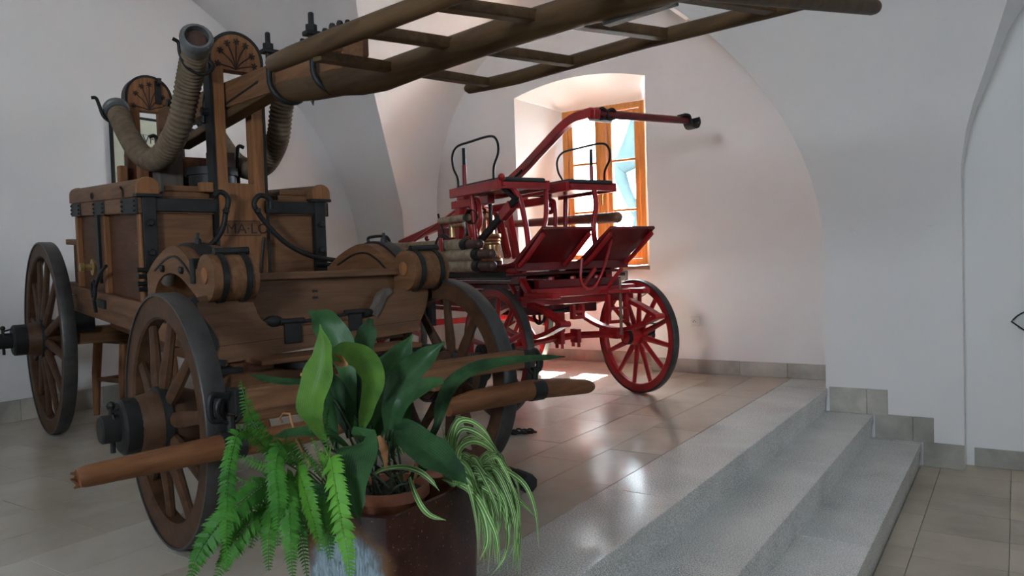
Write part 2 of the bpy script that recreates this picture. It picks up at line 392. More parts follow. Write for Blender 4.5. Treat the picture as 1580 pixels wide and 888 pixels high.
ZF = -.05
def grid(mb, rows):
    o = len(mb.v); k = len(rows[0])
    for r in rows: mb.v += [Vector(p) for p in r]
    for i in range(len(rows) - 1):
        for j in range(k - 1): mb.f.append((o + i * k + j, o + i * k + j + 1, o + (i + 1) * k + j + 1, o + (i + 1) * k + j))
def build_plain(mb, name, mat, smooth=30):
    me = bpy.data.meshes.new(name); me.from_pydata([tuple(p) for p in mb.v], [], mb.f); me.update()
    me.shade_smooth(); me.set_sharp_from_angle(angle=math.radians(smooth)); me.materials.append(M[mat])
    o = bpy.data.objects.new(name, me); COL.objects.link(o); return o

# pier faces and main vault as one plastered surface with the bays' arches cut out of it
v = MB()
NZ = 40; ZT = VZ + VB
ZLEV = [-.5, -.05, .3, .65] + [VZ + VB * math.sin(PI / 2 * i / 34) for i in range(35)]
def prof_col(x, z0):
    return [(x, vault_y(max(z, z0)), max(z, z0)) for z in ZLEV]
grid(v, [prof_col(XL, ZF), prof_col(LUN[-1][0], ZF)])
left_side = [prof_col(LUN[-1][0], ZF)]
# over the window bay: columns start on the groin
cols = [prof_col(x, z) for x, z in reversed(LUN)]
grid(v, cols)
# straight jambs below the groin feet are edges of the pier strips
R2 = [(-.30, 1.2), (-.297, 1.53), (-.264, 1.74), (-.216, 1.91), (-.161, 2.05), (-.096, 2.23), (-.029, 2.41), (.1, 2.62), (.3, 2.85), (.6, 3.08), (1.0, 3.25), (1.5, 3.32)]
R2f = R2 + [(3.0 - x, z) for x, z in reversed(R2[:-1])]
grid(v, [prof_col(LUN[0][0], -.5), prof_col(R2f[0][0], -.5)])
grid(v, [prof_col(x, z) for x, z in R2f])
grid(v, [prof_col(R2f[-1][0], -.5), prof_col(XR, -.5)])
# flat continuation of the ceiling behind the camera
yt = YP - VA
v.add([(XL, yt, ZT), (XR, yt, ZT), (XR, YB, ZT), (XL, YB, ZT)], [(0, 1, 2, 3)])
struct(build_plain(v, 'ceiling', 'plaster', 40))

# window bay: the small vault between groin and window wall, and its jambs
v = MB()
WL = [(CX + (1.87 / 1.94) * (x - CX) if x < CX else x, z) for x, z in LUN]
rows = []
G = [(LUN[0][0], ZF)] + LUN + [(LUN[-1][0], ZF)]; Wl = [(WL[0][0], ZF)] + WL + [(WL[-1][0], ZF)]
for (x, z), (x2, z2) in zip(G, Wl):
    a = Vector((x, vault_y(z), z)); b = Vector((x2, YW, z2)); rows.append([a.lerp(b, t) for t in (0, .25, .5, .75, 1)])
grid(v, rows)
struct(build_plain(v, 'trim_1', 'plaster', 50))
v = MB(); rows = []
for x, z in [(R2f[0][0], -.5)] + R2f + [(R2f[-1][0], -.5)]: rows.append([(x, vault_y(z), z), (x, 6.02, z)])
grid(v, rows); struct(build_plain(v, 'trim_2', 'plaster', 50))

# window wall with the arched niche cut out
NX0, NX1 = -4.06, -2.69
def niche_top(x): t = (x - NX0) / (NX1 - NX0); return 2.585 + .10 * 4 * t * (1 - t)
v = MB()
xs = [NX0 + (NX1 - NX0) * i / 16 for i in range(17)]
v.add([(-5.3, YW, ZF), (NX0, YW, ZF), (NX0, YW, 3.7), (-5.3, YW, 3.7)], [(0, 1, 2, 3)])
v.add([(NX1, YW, ZF), (-1.0, YW, ZF), (-1.0, YW, 3.7), (NX1, YW, 3.7)], [(0, 1, 2, 3)])
grid(v, [[(x, YW, niche_top(x)), (x, YW, 3.7)] for x in xs])
YN, WX0, WX1, WZ0, WZ1 = 6.62, -3.79, -2.90, .93, 2.48      # parapet plane, window opening
YF = 6.70
# splayed reveals, arched soffit, parapet with sill, outer reveals
v.add([(NX0, YW, ZF), (NX0, YN, ZF), (NX0, YN, .9), (WX0, YF, .9), (WX0, YF, WZ1), (NX0, YW, niche_top(NX0)), (NX0, YW, .9)], [(0, 1, 2, 6), (6, 2, 3, 4, 5)])
v.add([(NX1, YW, ZF), (NX1, YN, ZF), (NX1, YN, .9), (WX1, YF, .9), (WX1, YF, WZ1), (NX1, YW, niche_top(NX1)), (NX1, YW, .9)], [(0, 6, 2, 1), (6, 5, 4, 3, 2)])
grid(v, [[(x, YW, niche_top(x)), (WX0 + (WX1 - WX0) * i / 16 - .12 + .24 * i / 16, YF - .16, 2.535 + .06 * (1 - (i / 8 - 1) ** 2)), (WX0 + (WX1 - WX0) * i / 16, YF, WZ1)] for i, x in enumerate(xs)])
v.add([(NX0, YN, ZF), (NX1, YN, ZF), (NX1, YN, .9), (NX0, YN, .9)], [(0, 1, 2, 3)])
for xa in (WX0 + .02, WX1 - .02): v.add([(xa, YF, WZ0), (xa, 7.15, WZ0), (xa, 7.15, WZ1), (xa, YF, WZ1)], [(0, 1, 2, 3)])
v.add([(WX0, YF, WZ1 - .01), (WX1, YF, WZ1 - .01), (WX1, 7.15, WZ1 - .01), (WX0, 7.15, WZ1 - .01)], [(0, 1, 2, 3)])
v.add([(WX0, YN, .9), (WX1, YN, .9), (WX1, 7.2, .87), (WX0, 7.2, .87)], [(0, 1, 2, 3)])
# outer skin
for a, b, c, d in ((-6.5, WX0, -1, 4.2), (WX1, -.4, -1, 4.2), (WX0, WX1, WZ1, 4.2), (WX0, WX1, -1, .87)):
    v.add([(a, 7.15, c), (b, 7.15, c), (b, 7.15, d), (a, 7.15, d)], [(0, 1, 2, 3)])
struct(build_plain(v, 'wall_back', 'plaster', 30))
v = MB(); v.add([(-.5, 6.02, -.5), (11, 6.02, -.5), (11, 6.02, 3.95), (-.5, 6.02, 3.95)], [(0, 1, 2, 3)])
v.add([(-.4, 7.15, -1), (11.5, 7.15, -1), (11.5, 7.15, 4.2), (-.4, 7.15, 4.2)], [(0, 1, 2, 3)])
struct(build_plain(v, 'wall_back_right', 'plaster'))
v = MB(); v.box((XL - .3, -4, -.6), (XL, 7.2, 4.2)); struct(v.build('wall_left', 'plaster', None, 0))
def holed(name, ax, val, t, lo, hi, z0, z1, holes):
    m_ = MB(); cuts = sorted({lo, hi} | {h[0] for h in holes} | {h[1] for h in holes})
    for a, b in zip(cuts, cuts[1:]):
        hh = [h for h in holes if h[0] <= a and h[1] >= b]; spans = [(z0, hh[0][2]), (hh[0][3], z1)] if hh else [(z0, z1)]
        for c, d in spans:
            if ax == 0: m_.box((val, a, c), (val + t, b, d))
            else: m_.box((a, val, c), (b, val + t, d))
    return struct(m_.build(name, 'plaster', None, 0))
holed('wall_right', 0, XR, .35, -4, 7.2, -.6, 4.2, [(1.12, 1.88, 1.65, 2.75)])  # unseen opening added to bring fill light onto the cart front
holed('wall_front', 1, YB - .35, .35, -6.2, 11.4, -.6, 4.2, [(-1.1, -.1, 1.55, 2.65)])
v = MB(); v.box((-6.5, -4, 4.0), (11.6, 7.2, 4.25)); struct(v.build('trim_3', 'plaster', None, 0))
v = MB(); v.box((-1.45, 5.885, -.7), (-.9, 6.3, -.052)); struct(v.build('trim_5', 'plaster', None, 0))  # unseen filler added to stop light leaking at the step end

# ---- floors
fl = MB(); fl.box((XL, YB, -.3), (-1.19, 6.7, -.006)); fl.box((-1.2, YB, -.75), (XR, 6.1, -.502))
floor = struct(fl.build('floor', 'grout', None, 0))
TX, TY = .29, .58
tm = MB(); tm.box((.0015, .0015, -.02), (TX - .0015, TY - .0015, 0)); t0 = tm.build('tile', 'tile', floor, 0)
n_t = 0
tm = MB(); tm.box((.0015, .0015, -.02), (TX - .0015, TY - .0015, 0)); tp_ = tm.build('tile', 'tile_pale', floor, 0); pale_used = False
for i in range(15):
    for j in range(-3, 13):
        x = -1.50 - TX * (i + 1); y = j * TY + (.0 if i % 2 else TY / 2) - .2
        if y > 6.62 or x < XL - .2: continue
        if i in (3, 4):
            o = dup(tp_) if pale_used else tp_; pale_used = True
        else: o = t0 if n_t == 0 else dup(t0); n_t += 1
        o.location = (x, y, RND.uniform(-.0005, .0005)); o.rotation_euler = (RND.uniform(-.0006, .0006), RND.uniform(-.0008, .0008), 0)
# granite border slabs and steps
STX = [-1.16, -.855, -.555]; RISE = .165
def slabs(x0, x1, zt, th, y0, y1, length, off):
    out = []; y = y0 - off
    while y < y1:
        a, b = max(y, y0), min(y + length, y1); y += length
        if b - a < .05: continue
        s_ = MB(); s_.box((x0, a + .001, zt - th), (x1, b - .001, zt)); out.append(s_.build('slab', 'granite', floor, 0, .003))
    return out
slabs(-1.50, -1.16, 0, .05, YB, 5.87, 1.42, .62); slabs(-1.50, -1.17, 0, .05, 5.871, 6.25, 1, 0)
for k in range(2):
    slabs(STX[k] - .06, STX[k + 1], -RISE * (k + 1), .05, YB, 5.87, 2.1, .5 + .7 * k)
for k in range(3):
    s_ = MB(); x = STX[k] - .012
    y = YB
    for L_ in (3.1, 2.6, 3.7):
        s_ = MB(); s_.box((x - .03, y + .001, -RISE * (k + 1) - .03), (x, min(y + L_, 5.87) - .001, -RISE * k - .05)); s_.build('riser', 'granite', floor, 0); y += L_
# lower floor tiles
lm = MB(); lm.box((.0015, .0015, -.02), (.3985, .3985, 0)); l0 = lm.build('tile', 'lowtile', floor, 0); first = True
for i in range(6):
    for j in range(-4, 16):
        x = -.44 + .4 * i; y = j * .4 + .1
        if y > 6.03: continue
        o = l0 if first else dup(l0); first = False; o.location = (x, y, -.495)
sm = MB(); sm.box((.0015, .0015, -.02), (.1185, .2785, 0)); s0 = sm.build('border_tile', 'lowtile', floor, 0); first = True
for j in range(-8, 22):
    o = s0 if first else dup(s0); first = False; o.location = (-.56, j * .28 + .0, -.495)

# ---- skirting of stone slabs
def skirt(name, runs, th=.018):
    root = None
    for (p, q, z0, z1, lens) in runs:
        p, q = Vector((*p, 0)), Vector((*q, 0)); d = (q - p); L_ = d.length; d.normalize(); nrm = Vector((d.y, -d.x, 0)); a = 0; i = 0
        while a < L_ - .01:
            b = min(a + lens[i % len(lens)], L_); i += 1; s_ = MB(); A = p + d * (a + .001); B = p + d * (b - .001)
            s_.add([A, B, B + nrm * th, A + nrm * th], []); vs_ = s_.v; s_.v = []; s_.f = []
            s_.add([x + Vector((0, 0, z0)) for x in vs_] + [x + Vector((0, 0, z1)) for x in vs_], [(0, 1, 2, 3), (7, 6, 5, 4), (0, 4, 5, 1), (1, 5, 6, 2), (2, 6, 7, 3), (3, 7, 4, 0)])
            if root is None:
                root = struct(s_.build(name, 'skirt', None, 0, .003))
            else: s_.build('skirting_slab', 'skirt', root, 0, .003)
            a = b
skirt('baseboard_back', [((NX1, YW), (-1.2, YW), 0, .117, (.42, .36, .38, .33)), ((NX0, YN), (NX1, YN), 0, .11, (.5, .45)), ((-5.1, YW), (NX0, YW), 0, .117, (.4, .45))])
skirt('baseboard_left', [((XL, YB), (XL, 5.85), 0, .15, (.62, .58, .6))])
skirt('baseboard_right', [((-1.145, YP), (-.76, YP), -.165, .014, (.25, .14)), ((-.845, YP), (-.478, YP), -.33, -.16, (.24, .13)), ((-.545, YP), (-.30, YP), -.495, -.33, (.3,)),
                          ((-.25, 6.02), (3, 6.02), -.495, -.37, (.30, .33, .35))])

# ---- the window: frame, mullion, two casements with three panes each
win = MB()
fy0, fy1 = YF, YF + .07
def rect_frame(mb, x0, x1, z0, z1, t, y0, y1):
    mb.box((x0, y0, z0), (x0 + t, y1, z1)); mb.box((x1 - t, y0, z0), (x1, y1, z1)); mb.box((x0 + t, y0, z0), (x1 - t, y1, z0 + t)); mb.box((x0 + t, y0, z1 - t), (x1 - t, y1, z1))
rect_frame(win, WX0, WX1, WZ0, WZ1, .06, fy0, fy1)
window = struct(win.build('window_1', 'window', None, 0, .006))
mm = MB(); mm.box((-3.375, fy0 - .015, WZ0 + .06), (-3.305, fy1, WZ1 - .06)); mm.build('mullion', 'window', window, 0, .008)
for xa, xb in ((WX0 + .06, -3.375), (-3.305, WX1 - .06)):
    s_ = MB(); rect_frame(s_, xa + .004, xb - .004, WZ0 + .065, WZ1 - .065, .05, fy0 + .008, fy1 - .012); sash = s_.build('casement', 'window', window, 0, .008)
    z0, z1 = WZ0 + .115, WZ1 - .115
    for zb in (1.463, 1.94):
        b_ = MB(); b_.box((xa + .05, fy0 + .02, zb - .012), (xb - .05, fy1 - .015, zb + .012)); b_.build('glazing_bar', 'window', sash, 0, .004)
    for za, zb in ((z0, 1.451), (1.475, 1.928), (1.952, z1)):
        g_ = MB(); g_.box((xa + .05, fy0 + .04, za - .004), (xb - .05, fy0 + .044, zb + .004)); g_.build('pane', 'glass', sash, 0)
hd = MB(); hd.lathe([(.014, 0), (.014, .02), (.009, .03)], (-3.34, fy0 - .02, 1.62), (0, -1, 0), 12).beam((-3.34, fy0 - .05, 1.63), (-3.34, fy0 - .05, 1.52), .014, .02, (0, 1, 0)); hd.build('window_handle', 'gold', window)
sl = MB(); sl.box((-4.02, 6.50, .885), (-2.72, 6.71, .925)); sill = sl.build('window_sill', 'pole', window, 0, .008)

# ---- outside: paving, houses and a large statue
g_ = MB(); g_.box((-30, 7.3, -1.2), (25, 40, -1.0)); struct(g_.build('ground_outside', 'pavement', None, 0))
hs = MB(); hs.box((-22, 19, -1), (-9.3, 27, 8)); house = hs.build('townhouse', 'outwall', None, 0); tag(house, 'pale rendered townhouse glimpsed through the left casement', 'house')
for i, (x, z) in enumerate([(-10.6, 1.4), (-10.6, 4.0), (-12.6, 1.4), (-12.6, 4.0), (-14.6, 1.4), (-14.6, 4.0)]):
    f_ = MB(); rect_frame(f_, x, x + 1.0, z, z + 1.6, .1, 18.93, 19.02); f_.box((x + .1, 18.98, z + .1), (x + .9, 19.01, z + 1.5)); f_.build('window', 'grey_plastic', house, 0)
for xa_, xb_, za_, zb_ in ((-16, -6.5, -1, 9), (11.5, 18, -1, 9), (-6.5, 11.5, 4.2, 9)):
    q_ = MB(); q_.box((xa_, 7.1, za_), (xb_, 7.4, zb_)); struct(q_.build('wall_added_shade', 'outshade', None, 0))  # unseen wall added to keep skylight off the statue
q_ = MB(); q_.box((-16, 6.8, 9), (18, 8.2, 9.2)); struct(q_.build('trim_4', 'outshade', None, 0))  # unseen eave added to deepen the shade on the statue
SY = 8.7
st = empty('garden_statue', (-3.9, SY, -1.0)); tag(st, 'large weathered green-grey statue standing outside behind the right casement', 'statue'); sto = Vector(st.location)
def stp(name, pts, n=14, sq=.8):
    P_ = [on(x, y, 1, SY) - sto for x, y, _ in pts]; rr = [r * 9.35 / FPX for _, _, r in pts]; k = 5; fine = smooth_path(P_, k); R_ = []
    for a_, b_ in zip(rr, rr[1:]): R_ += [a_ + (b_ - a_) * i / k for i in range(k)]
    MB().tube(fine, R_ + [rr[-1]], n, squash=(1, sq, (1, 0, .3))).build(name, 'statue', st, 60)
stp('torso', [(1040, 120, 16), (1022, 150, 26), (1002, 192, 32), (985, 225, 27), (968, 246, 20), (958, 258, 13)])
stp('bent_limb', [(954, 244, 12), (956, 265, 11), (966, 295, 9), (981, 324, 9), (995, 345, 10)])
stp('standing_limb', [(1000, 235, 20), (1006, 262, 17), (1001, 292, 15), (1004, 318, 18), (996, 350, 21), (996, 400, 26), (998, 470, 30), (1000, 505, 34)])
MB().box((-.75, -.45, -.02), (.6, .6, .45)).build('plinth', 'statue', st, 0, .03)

# ---- small fittings of the walls
for k_, (px_, py_) in enumerate(((1310, 320), (1317, 352), (1438, 306), (1437, 342))):
    q_ = on(px_, py_, 1, YP - .012); MB().lathe([(.036, 0), (.036, .012), (.030, .016), (0, .016)], q_ + Vector((0, .02, 0)), (0, -1, 0), 20).build('plaster_patch', 'plaster', bpy.data.objects['wall_back'])
so = empty('wall_socket', (-2.287, YW, .443)); tag(so, 'white wall socket beside the red wheel', 'socket')
b_ = MB(); b_.box((-.04, -.024, -.04), (.04, 0, .04)); b_.build('face_plate', 'plastic', so, 0, .005)
b_ = MB(); b_.ring([(.020, -.001), (.022, .003), (.024, -.001)], (0, -.024, 0), (0, -1, 0), 24); b_.build('socket_rim', 'plastic', so)
b_ = MB(); b_.lathe([(.003, 0), (.003, .012), (0, .013)], (0, -.023, .008), (0, -1, 0), 8).lathe([(.004, -.001), (.004, .002)], (-.009, -.024, -.004), (0, -1, 0), 8).lathe([(.004, -.001), (.004, .002)], (.009, -.024, -.004), (0, -1, 0), 8); b_.build('contacts', 'iron', so)
cb = empty('control_box', (-3.12, YN, .835)); tag(cb, 'small dark grey box on the wall under the window sill', 'control box')
b_ = MB(); b_.box((-.045, -.03, -.045), (.045, 0, .045)); b_.build('casing', 'grey_plastic', cb, 0, .004)
b_ = MB(); b_.box((-.03, -.033, .0), (.03, -.029, .03)); b_.build('cover_plate', 'iron', cb, 0)
b_ = MB(); b_.tube(smooth_path([(.02, -.012, -.045), (.03, -.02, -.16), (.12, -.02, -.22), (.25, -.015, -.16), (.3, -.01, -.05)], 6), .004, 6); b_.build('cable', 'iron', cb)
dp = empty('slanted_panel', (-3.40, 6.42, 0)); tag(dp, 'dark grey slanted panel fixed to the parapet below the window', 'panel')
b_ = MB(); b_.beam((.07, .16, .93), (-.02, .0, .755), .22, .02, (0, -.5, 1)); b_.build('panel_board', 'grey_plastic', dp, 0, .004)
b_ = MB(); b_.beam((.02, .07, .80), (.02, .20, .78), .05, .03); b_.build('wall_bracket', 'plastic', dp, 0, .003)
# framed print on the left wall
fp = empty('framed_print', (XL, 3.225, 1.45)); tag(fp, 'framed cream print with green drawing on the wall behind the brown cart', 'picture')
PW, PH = .62, .80
b_ = MB(); b_.box((.004, .012, .012), (.014, PW - .012, PH - .012)); b_.build('paper_sheet', 'paper', fp, 0)
b_ = MB(); b_.box((0, 0, 0), (.03, .018, PH)).box((0, PW - .018, 0), (.03, PW, PH)).box((0, .018, 0), (.03, PW - .018, .018)).box((0, .018, PH - .018), (.03, PW - .018, PH)); b_.build('frame', 'iron', fp, 0, .002)
b_ = MB(); b_.box((.013, .20, .30), (.0146, .56, .575)); b_.build('engraving', 'engraving', fp, 0)
b_ = MB(); b_.box((.013, .07, .06), (.0146, .24, .30)); b_.build('green_drawing', 'green_ink', fp, 0)
b_ = MB()
for a in ((.055, .04, .335, .003, 0), (.055, .04, .003, .29, 1)): pass
b_.box((.013, .05, .325), (.0148, .19, .331)).box((.013, .05, .04), (.0148, .054, .331)).box((.013, .20, .664), (.0148, .58, .667)); b_.build('rule_lines', 'ink', fp, 0)
text_mesh('lettering', 'Vrutíek', .095, 'ink', fp, (.0146, .262, .598), (0, 1, 0), (0, 0, 1), .0006)
text_mesh('lettering', 'Sv', .05, 'ink', fp, (.0146, .40, .675), (0, 1, 0), (0, 0, 1), .0006)
# clear glass fitting cut by the right edge of the picture
gl = empty('glass_wall_lamp', (.05, 5.99, .50)); tag(gl, 'clear glass fitting with dark rim on the white wall far right', 'glass lamp')
b_ = MB(); pts = smooth2([(-.082, 0), (-.03, .05), (.06, .085), (.15, .05), (.2, 0), (.15, -.05), (.06, -.085), (-.03, -.05)], 4)[:-1]
b_.tube([(x, -.02, z) for x, z in pts], .005, 8, closed=True); b_.build('rim', 'iron', gl)
b_ = MB(); b_.ball((.05, -.02, 0), .1, 16, (1.2, .25, .72)); b_.build('glass_shade', 'glass', gl, 60)
b_ = MB(); b_.lathe([(.045, 0), (.045, .03), (.03, .045), (0, .045)], (.07, .03, 0), (0, -1, 0), 18); b_.build('socket_cup', 'plastic', gl)
# ================================================================== BROWN PUMP CART
CF = Frame(-2.58, 1.604, math.radians(15))
cart = empty('fire_pump_cart', CF.o, -CF.th)
tag(cart, 'old brown wooden horse-drawn fire pump cart with carved posts and ladder-like lever', 'fire cart')
def depth_of(fr, p): return (fr.o + fr.x * p.x + fr.y * p.y + Vector((0, 0, p.z)) - CAM).dot(FW)
def pxr(fr, p, rpx): return rpx / FPX * depth_of(fr, p)
def sh(p): return (p[0], p[1], p[2] - .055 * (p[0] + .92))
def bx(name, lo, hi, mat, parent=None, bevel=.006, shear=True):
    m_ = MB().box(lo, hi)
    if shear: m_.map(sh)
    return m_.build(name, mat, parent or cart, 0, bevel)

def wheel(root, cx, cy, R, n, side, mats, tw=.075, felloe=.095, hubr=.10, out=(.12, .18, .24), inn=.13, dish=.03, spoke_w=(.05, .034), rot=.1, bands=None):
    """side -1: outer face towards -y"""
    wood, tyre, hubm, band = mats; fw_ = tw * .82
    f_ = MB().ring([(R - felloe, -fw_ / 2 + .008), (R - felloe + .008, -fw_ / 2), (R - .01, -fw_ / 2), (R - .01, fw_ / 2), (R - felloe + .008, fw_ / 2), (R - felloe, fw_ / 2 - .008)], (0, 0, 0), (0, 1, 0), 64)
    wh = f_.build('wheel', wood, root, 40); wh.location = (cx, cy, R)
    MB().ring([(R - .012, -tw / 2), (R - .004, -tw / 2), (R, -tw / 2 + .006), (R, tw / 2 - .006), (R - .004, tw / 2), (R - .012, tw / 2)], (0, 0, 0), (0, 1, 0), 64).build('tyre', tyre, wh, 40)
    ax = (0, side, 0)
    h_ = MB().lathe([(hubr * .75, -inn), (hubr * .85, -inn * .6), (hubr, -.03), (hubr * 1.06, 0), (hubr, .03), (hubr * .86, out[0]), (hubr * .80, out[0] + .01)], (0, 0, 0), ax, 28)
    h_.build('hub', hubm, wh, 40)
    b_ = MB().lathe([(hubr * .84, out[0] - .005), (hubr * .84, out[1] - .01), (hubr * .74, out[1]), (hubr * .5, out[1])], (0, 0, 0), ax, 24)
    b_.build('hub_cap_band', band, wh, 40)
    MB().lathe([(hubr * .42, out[1] - .01), (hubr * .42, out[2] - .006), (hubr * .36, out[2]), (0, out[2])], (0, 0, 0), ax, 18).build('axle_end', band, wh, 40)
    MB().ring([(hubr * 1.0, .028), (hubr * 1.10, .03), (hubr * 1.06, .055), (hubr * .96, .055)], (0, 0, 0), ax, 28).build('hub_band', band, wh, 40)
    MB().ring([(hubr * .80, -inn), (hubr * .86, -inn), (hubr * .9, -inn + .03), (hubr * .84, -inn + .03)], (0, 0, 0), ax, 28).build('hub_band', band, wh, 40)
    s0_ = None
    for k in range(n):
        if s0_ is None:
            p_ = MB(); p_.tube([(0, dish * side, hubr * .8), (0, dish * side * .7, hubr * 1.5), (0, dish * side * .3, R * .6), (0, 0, R - felloe + .01)], [spoke_w[0] * .5, spoke_w[0] * .62, spoke_w[0] * .5, spoke_w[0] * .46], 8, squash=(1, spoke_w[1] / spoke_w[0], (1, 0, 0)))
            s0_ = p_.build('spoke', wood, wh, 50); o = s0_
        else: o = dup(s0_)
        o.rotation_euler = (0, rot + 2 * PI * k / n, 0)
    return wh
BW = ('wood_wheel', 'tyre', 'wood_wheel', 'iron')
wheels = [wheel(cart, 0, .0, .465, 10, -1, BW, rot=.16, hubr=.118), wheel(cart, 0, 1.25, .465, 10, 1, BW, rot=.05, hubr=.118),
          wheel(cart, -2.70, .095, .612, 12, -1, BW, rot=.2, hubr=.115, out=(.12, .2, .29)), wheel(cart, -2.70, 1.23, .612, 12, 1, BW, rot=.1, hubr=.115, out=(.12, .2, .29))]
for wh, s_ in zip(wheels, (-1, 1, -1, 1)):
    y = .20 * s_ if abs(wh.location.x) < 1 else .245 * s_
    p_ = MB().tube([(0, y, -.085), (0, y, .075)], .009, 8).ball((0, y, .08), .016, 8).beam((.0, y, .06), (0, y - .13 * s_, .095), .035, .008)
    p_.tube([(.02, y, .05), (.03, y, .03), (.03, y, 0), (.02, y, -.02)], .006, 6); p_.build('linchpin', 'iron', wh, 40)

# ---- undercarriage
MB().beam((0, .06, .465), (0, 1.19, .465), .10, .10).build('front_axle', 'wood_y', cart, 0, .008)
MB().beam((0, .20, .565), (0, 1.05, .565), .12, .085).build('bolster', 'wood_y', cart, 0, .008)
MB().ring([(.19, -.012), (.23, -.012), (.23, .012), (.19, .012)], (0, .63, .622), (0, 0, 1), 40).build('turntable_ring', 'iron', cart)
MB().beam((-2.70, .15, .612), (-2.70, 1.17, .612), .11, .11).build('rear_axle', 'wood_y', cart, 0, .008)
MB().box((-2.80, .22, .64), (-2.58, .34, .80)).build('axle_block', 'iron', cart, 0, .006)
MB().box((-2.80, .98, .64), (-2.58, 1.10, .80)).build('axle_block', 'iron', cart, 0, .006)
MB().beam((-2.75, .65, .56), (.05, .65, .50), .09, .09).build('perch_pole', 'wood', cart, 0, .008)
for y in (.42, .86): MB().beam((-.05, y, .52), (.52, y * .9 + .06, .545), .06, .07).build('draught_arm', 'wood', cart, 0, .006)
sb = MB().beam((.5, .05, .585), (.5, 1.28, .585), .065, .075).build('splinter_bar', 'wood_y', cart, 0, .006)
for y in (.045, 1.285):
    p_ = MB().box((.463, y - .018, .545), (.537, y + .018, .625)); p_.build('end_ferrule', 'iron', sb, 0, .006)
MB().tube(smooth_path([(.5, 1.31, .60), (.5, 1.37, .61), (.5, 1.375, .54), (.5, 1.34, .53)], 5), .011, 8).build('end_hook', 'iron', sb)
MB().tube(smooth_path([(.5, .02, .60), (.5, -.03, .61), (.5, -.035, .54), (.5, .0, .53)], 5), .011, 8).build('end_hook', 'iron', sb)
for y in (.35, .92): MB().tube([(.5, y, .63), (.5, y, .645)], .014, 6).build('bolt', 'iron', sb)
for y in (.24, 1.06): bx('sill_beam', (-2.62, y - .045, .70), (-.2, y + .045, .79), 'wood')

# ---- pump box
Y0, Y1, X0, X1 = .17, 1.15, -2.22, -.92
bx('hull', (X0 + .12, Y0 + .14, .62), (X1 - .1, Y1 - .14, .80), 'wood_side')
for y, d in ((Y0, 1), (Y1, -1)):
    a, b = sorted((y + .035 * d, y + .06 * d)); bx('side_panel', (X0, a, .84), (X1, b, 1.30), 'wood_side')
    a, b = sorted((y, y + .07 * d))
    bx('side_sill', (X0 - .02, a, .775), (X1, b, .865), 'wood')
    bx('side_rail', (X0 - .02, a, 1.285), (X1, b, 1.362), 'wood')
    for xx in (X0 + .02, -1.585, X1 - .03):
        a, b = sorted((y + .008 * d, y + .045 * d)); bx('batten', (xx - .022, a, .865), (xx + .022, b, 1.285), 'wood_z')
    a, b = sorted((y - .005 * d, y + .006 * d))
    for xa, xb in ((X0 - .02, X0 + .20), (-1.72, -1.50), (-1.17, X1)):
        pl = bx('iron_plate', (xa, a, 1.283), (xb, b, 1.358), 'iron', None, .002)
        r_ = MB()
        for xx in (xa + .02, xb - .02):
            for zz in (1.298, 1.32, 1.343): r_.bolt(Vector(sh((xx, a if d > 0 else b, zz))), (0, -d, 0), .006, .008)
        r_.build('rivets', 'iron', pl)['kind'] = 'stuff'
    # rounded trough lid along the top of each side
    yc = y + .045 * d; arc = [(yc - .048, 1.362), (yc - .048, 1.41)] + [(yc - .048 * math.cos(PI * k / 8), 1.41 + .042 * math.sin(PI * k / 8)) for k in range(1, 8)] + [(yc + .048, 1.41), (yc + .048, 1.362)]
    tl = MB().prism(arc, 0, X0 - .03, X1 + .005).map(sh).build('trough_lid', 'wood', cart, 40, .003)
    for xa in (X1 + .002, X0 - .05):
        MB().prism([(yc + (p - yc) * 1.06, 1.362 + (q - 1.362) * 1.05) for p, q in arc], 0, xa, xa + .022).map(sh).build('end_cap', 'wood_z', tl, 40, .003)
    p_ = MB().ring([(.016, -.003), (.022, 0), (.016, .003)], Vector(sh((-1.72, y - .008 * d, 1.39))), (0, 1, 0), 14); p_.build('lid_ring', 'iron', tl)
    p_ = MB().tube([sh((-1.12, y - .006 * d, 1.365)), sh((-1.12, y - .008 * d, 1.40)), sh((-1.11, y - .02 * d, 1.415))], .005, 6); p_.build('lid_catch', 'iron', tl)
bx('rear_panel', (X0 - .02, Y0 + .03, .84), (X0 + .01, Y1 - .03, 1.36), 'wood_side')
for ya, yb in ((Y0 + .08, .53), (.80, Y1 - .08)): bx('front_panel', (X1 - .05, ya, .80), (X1 - .025, yb, 1.30), 'wood_y')
for ya, yb in ((Y0 + .03, .54), (.79, Y1 - .03)):
    bx('front_band', (X1 - .012, ya, 1.295), (X1 + .004, yb, 1.36), 'iron', None, .003)
    bx('front_rail', (X1 - .05, ya, 1.285), (X1 - .012, yb, 1.365), 'wood_y')
    bx('deck_board', (X1 - .16, ya + .10, 1.365), (X1 - .055, yb - .01, 1.395), 'wood_y')
    bx('deck_moulding', (X1 - .075, ya + .115, 1.395), (X1 - .058, yb - .04, 1.425), 'wood_y')
    bx('deck_lid', (X0 + .05, ya + .09, 1.365), (X1 - .17, yb, 1.39), 'wood')
bx('corner_block', (X1 - .07, .475, 1.395), (X1 - .005, .535, 1.445), 'wood_z')
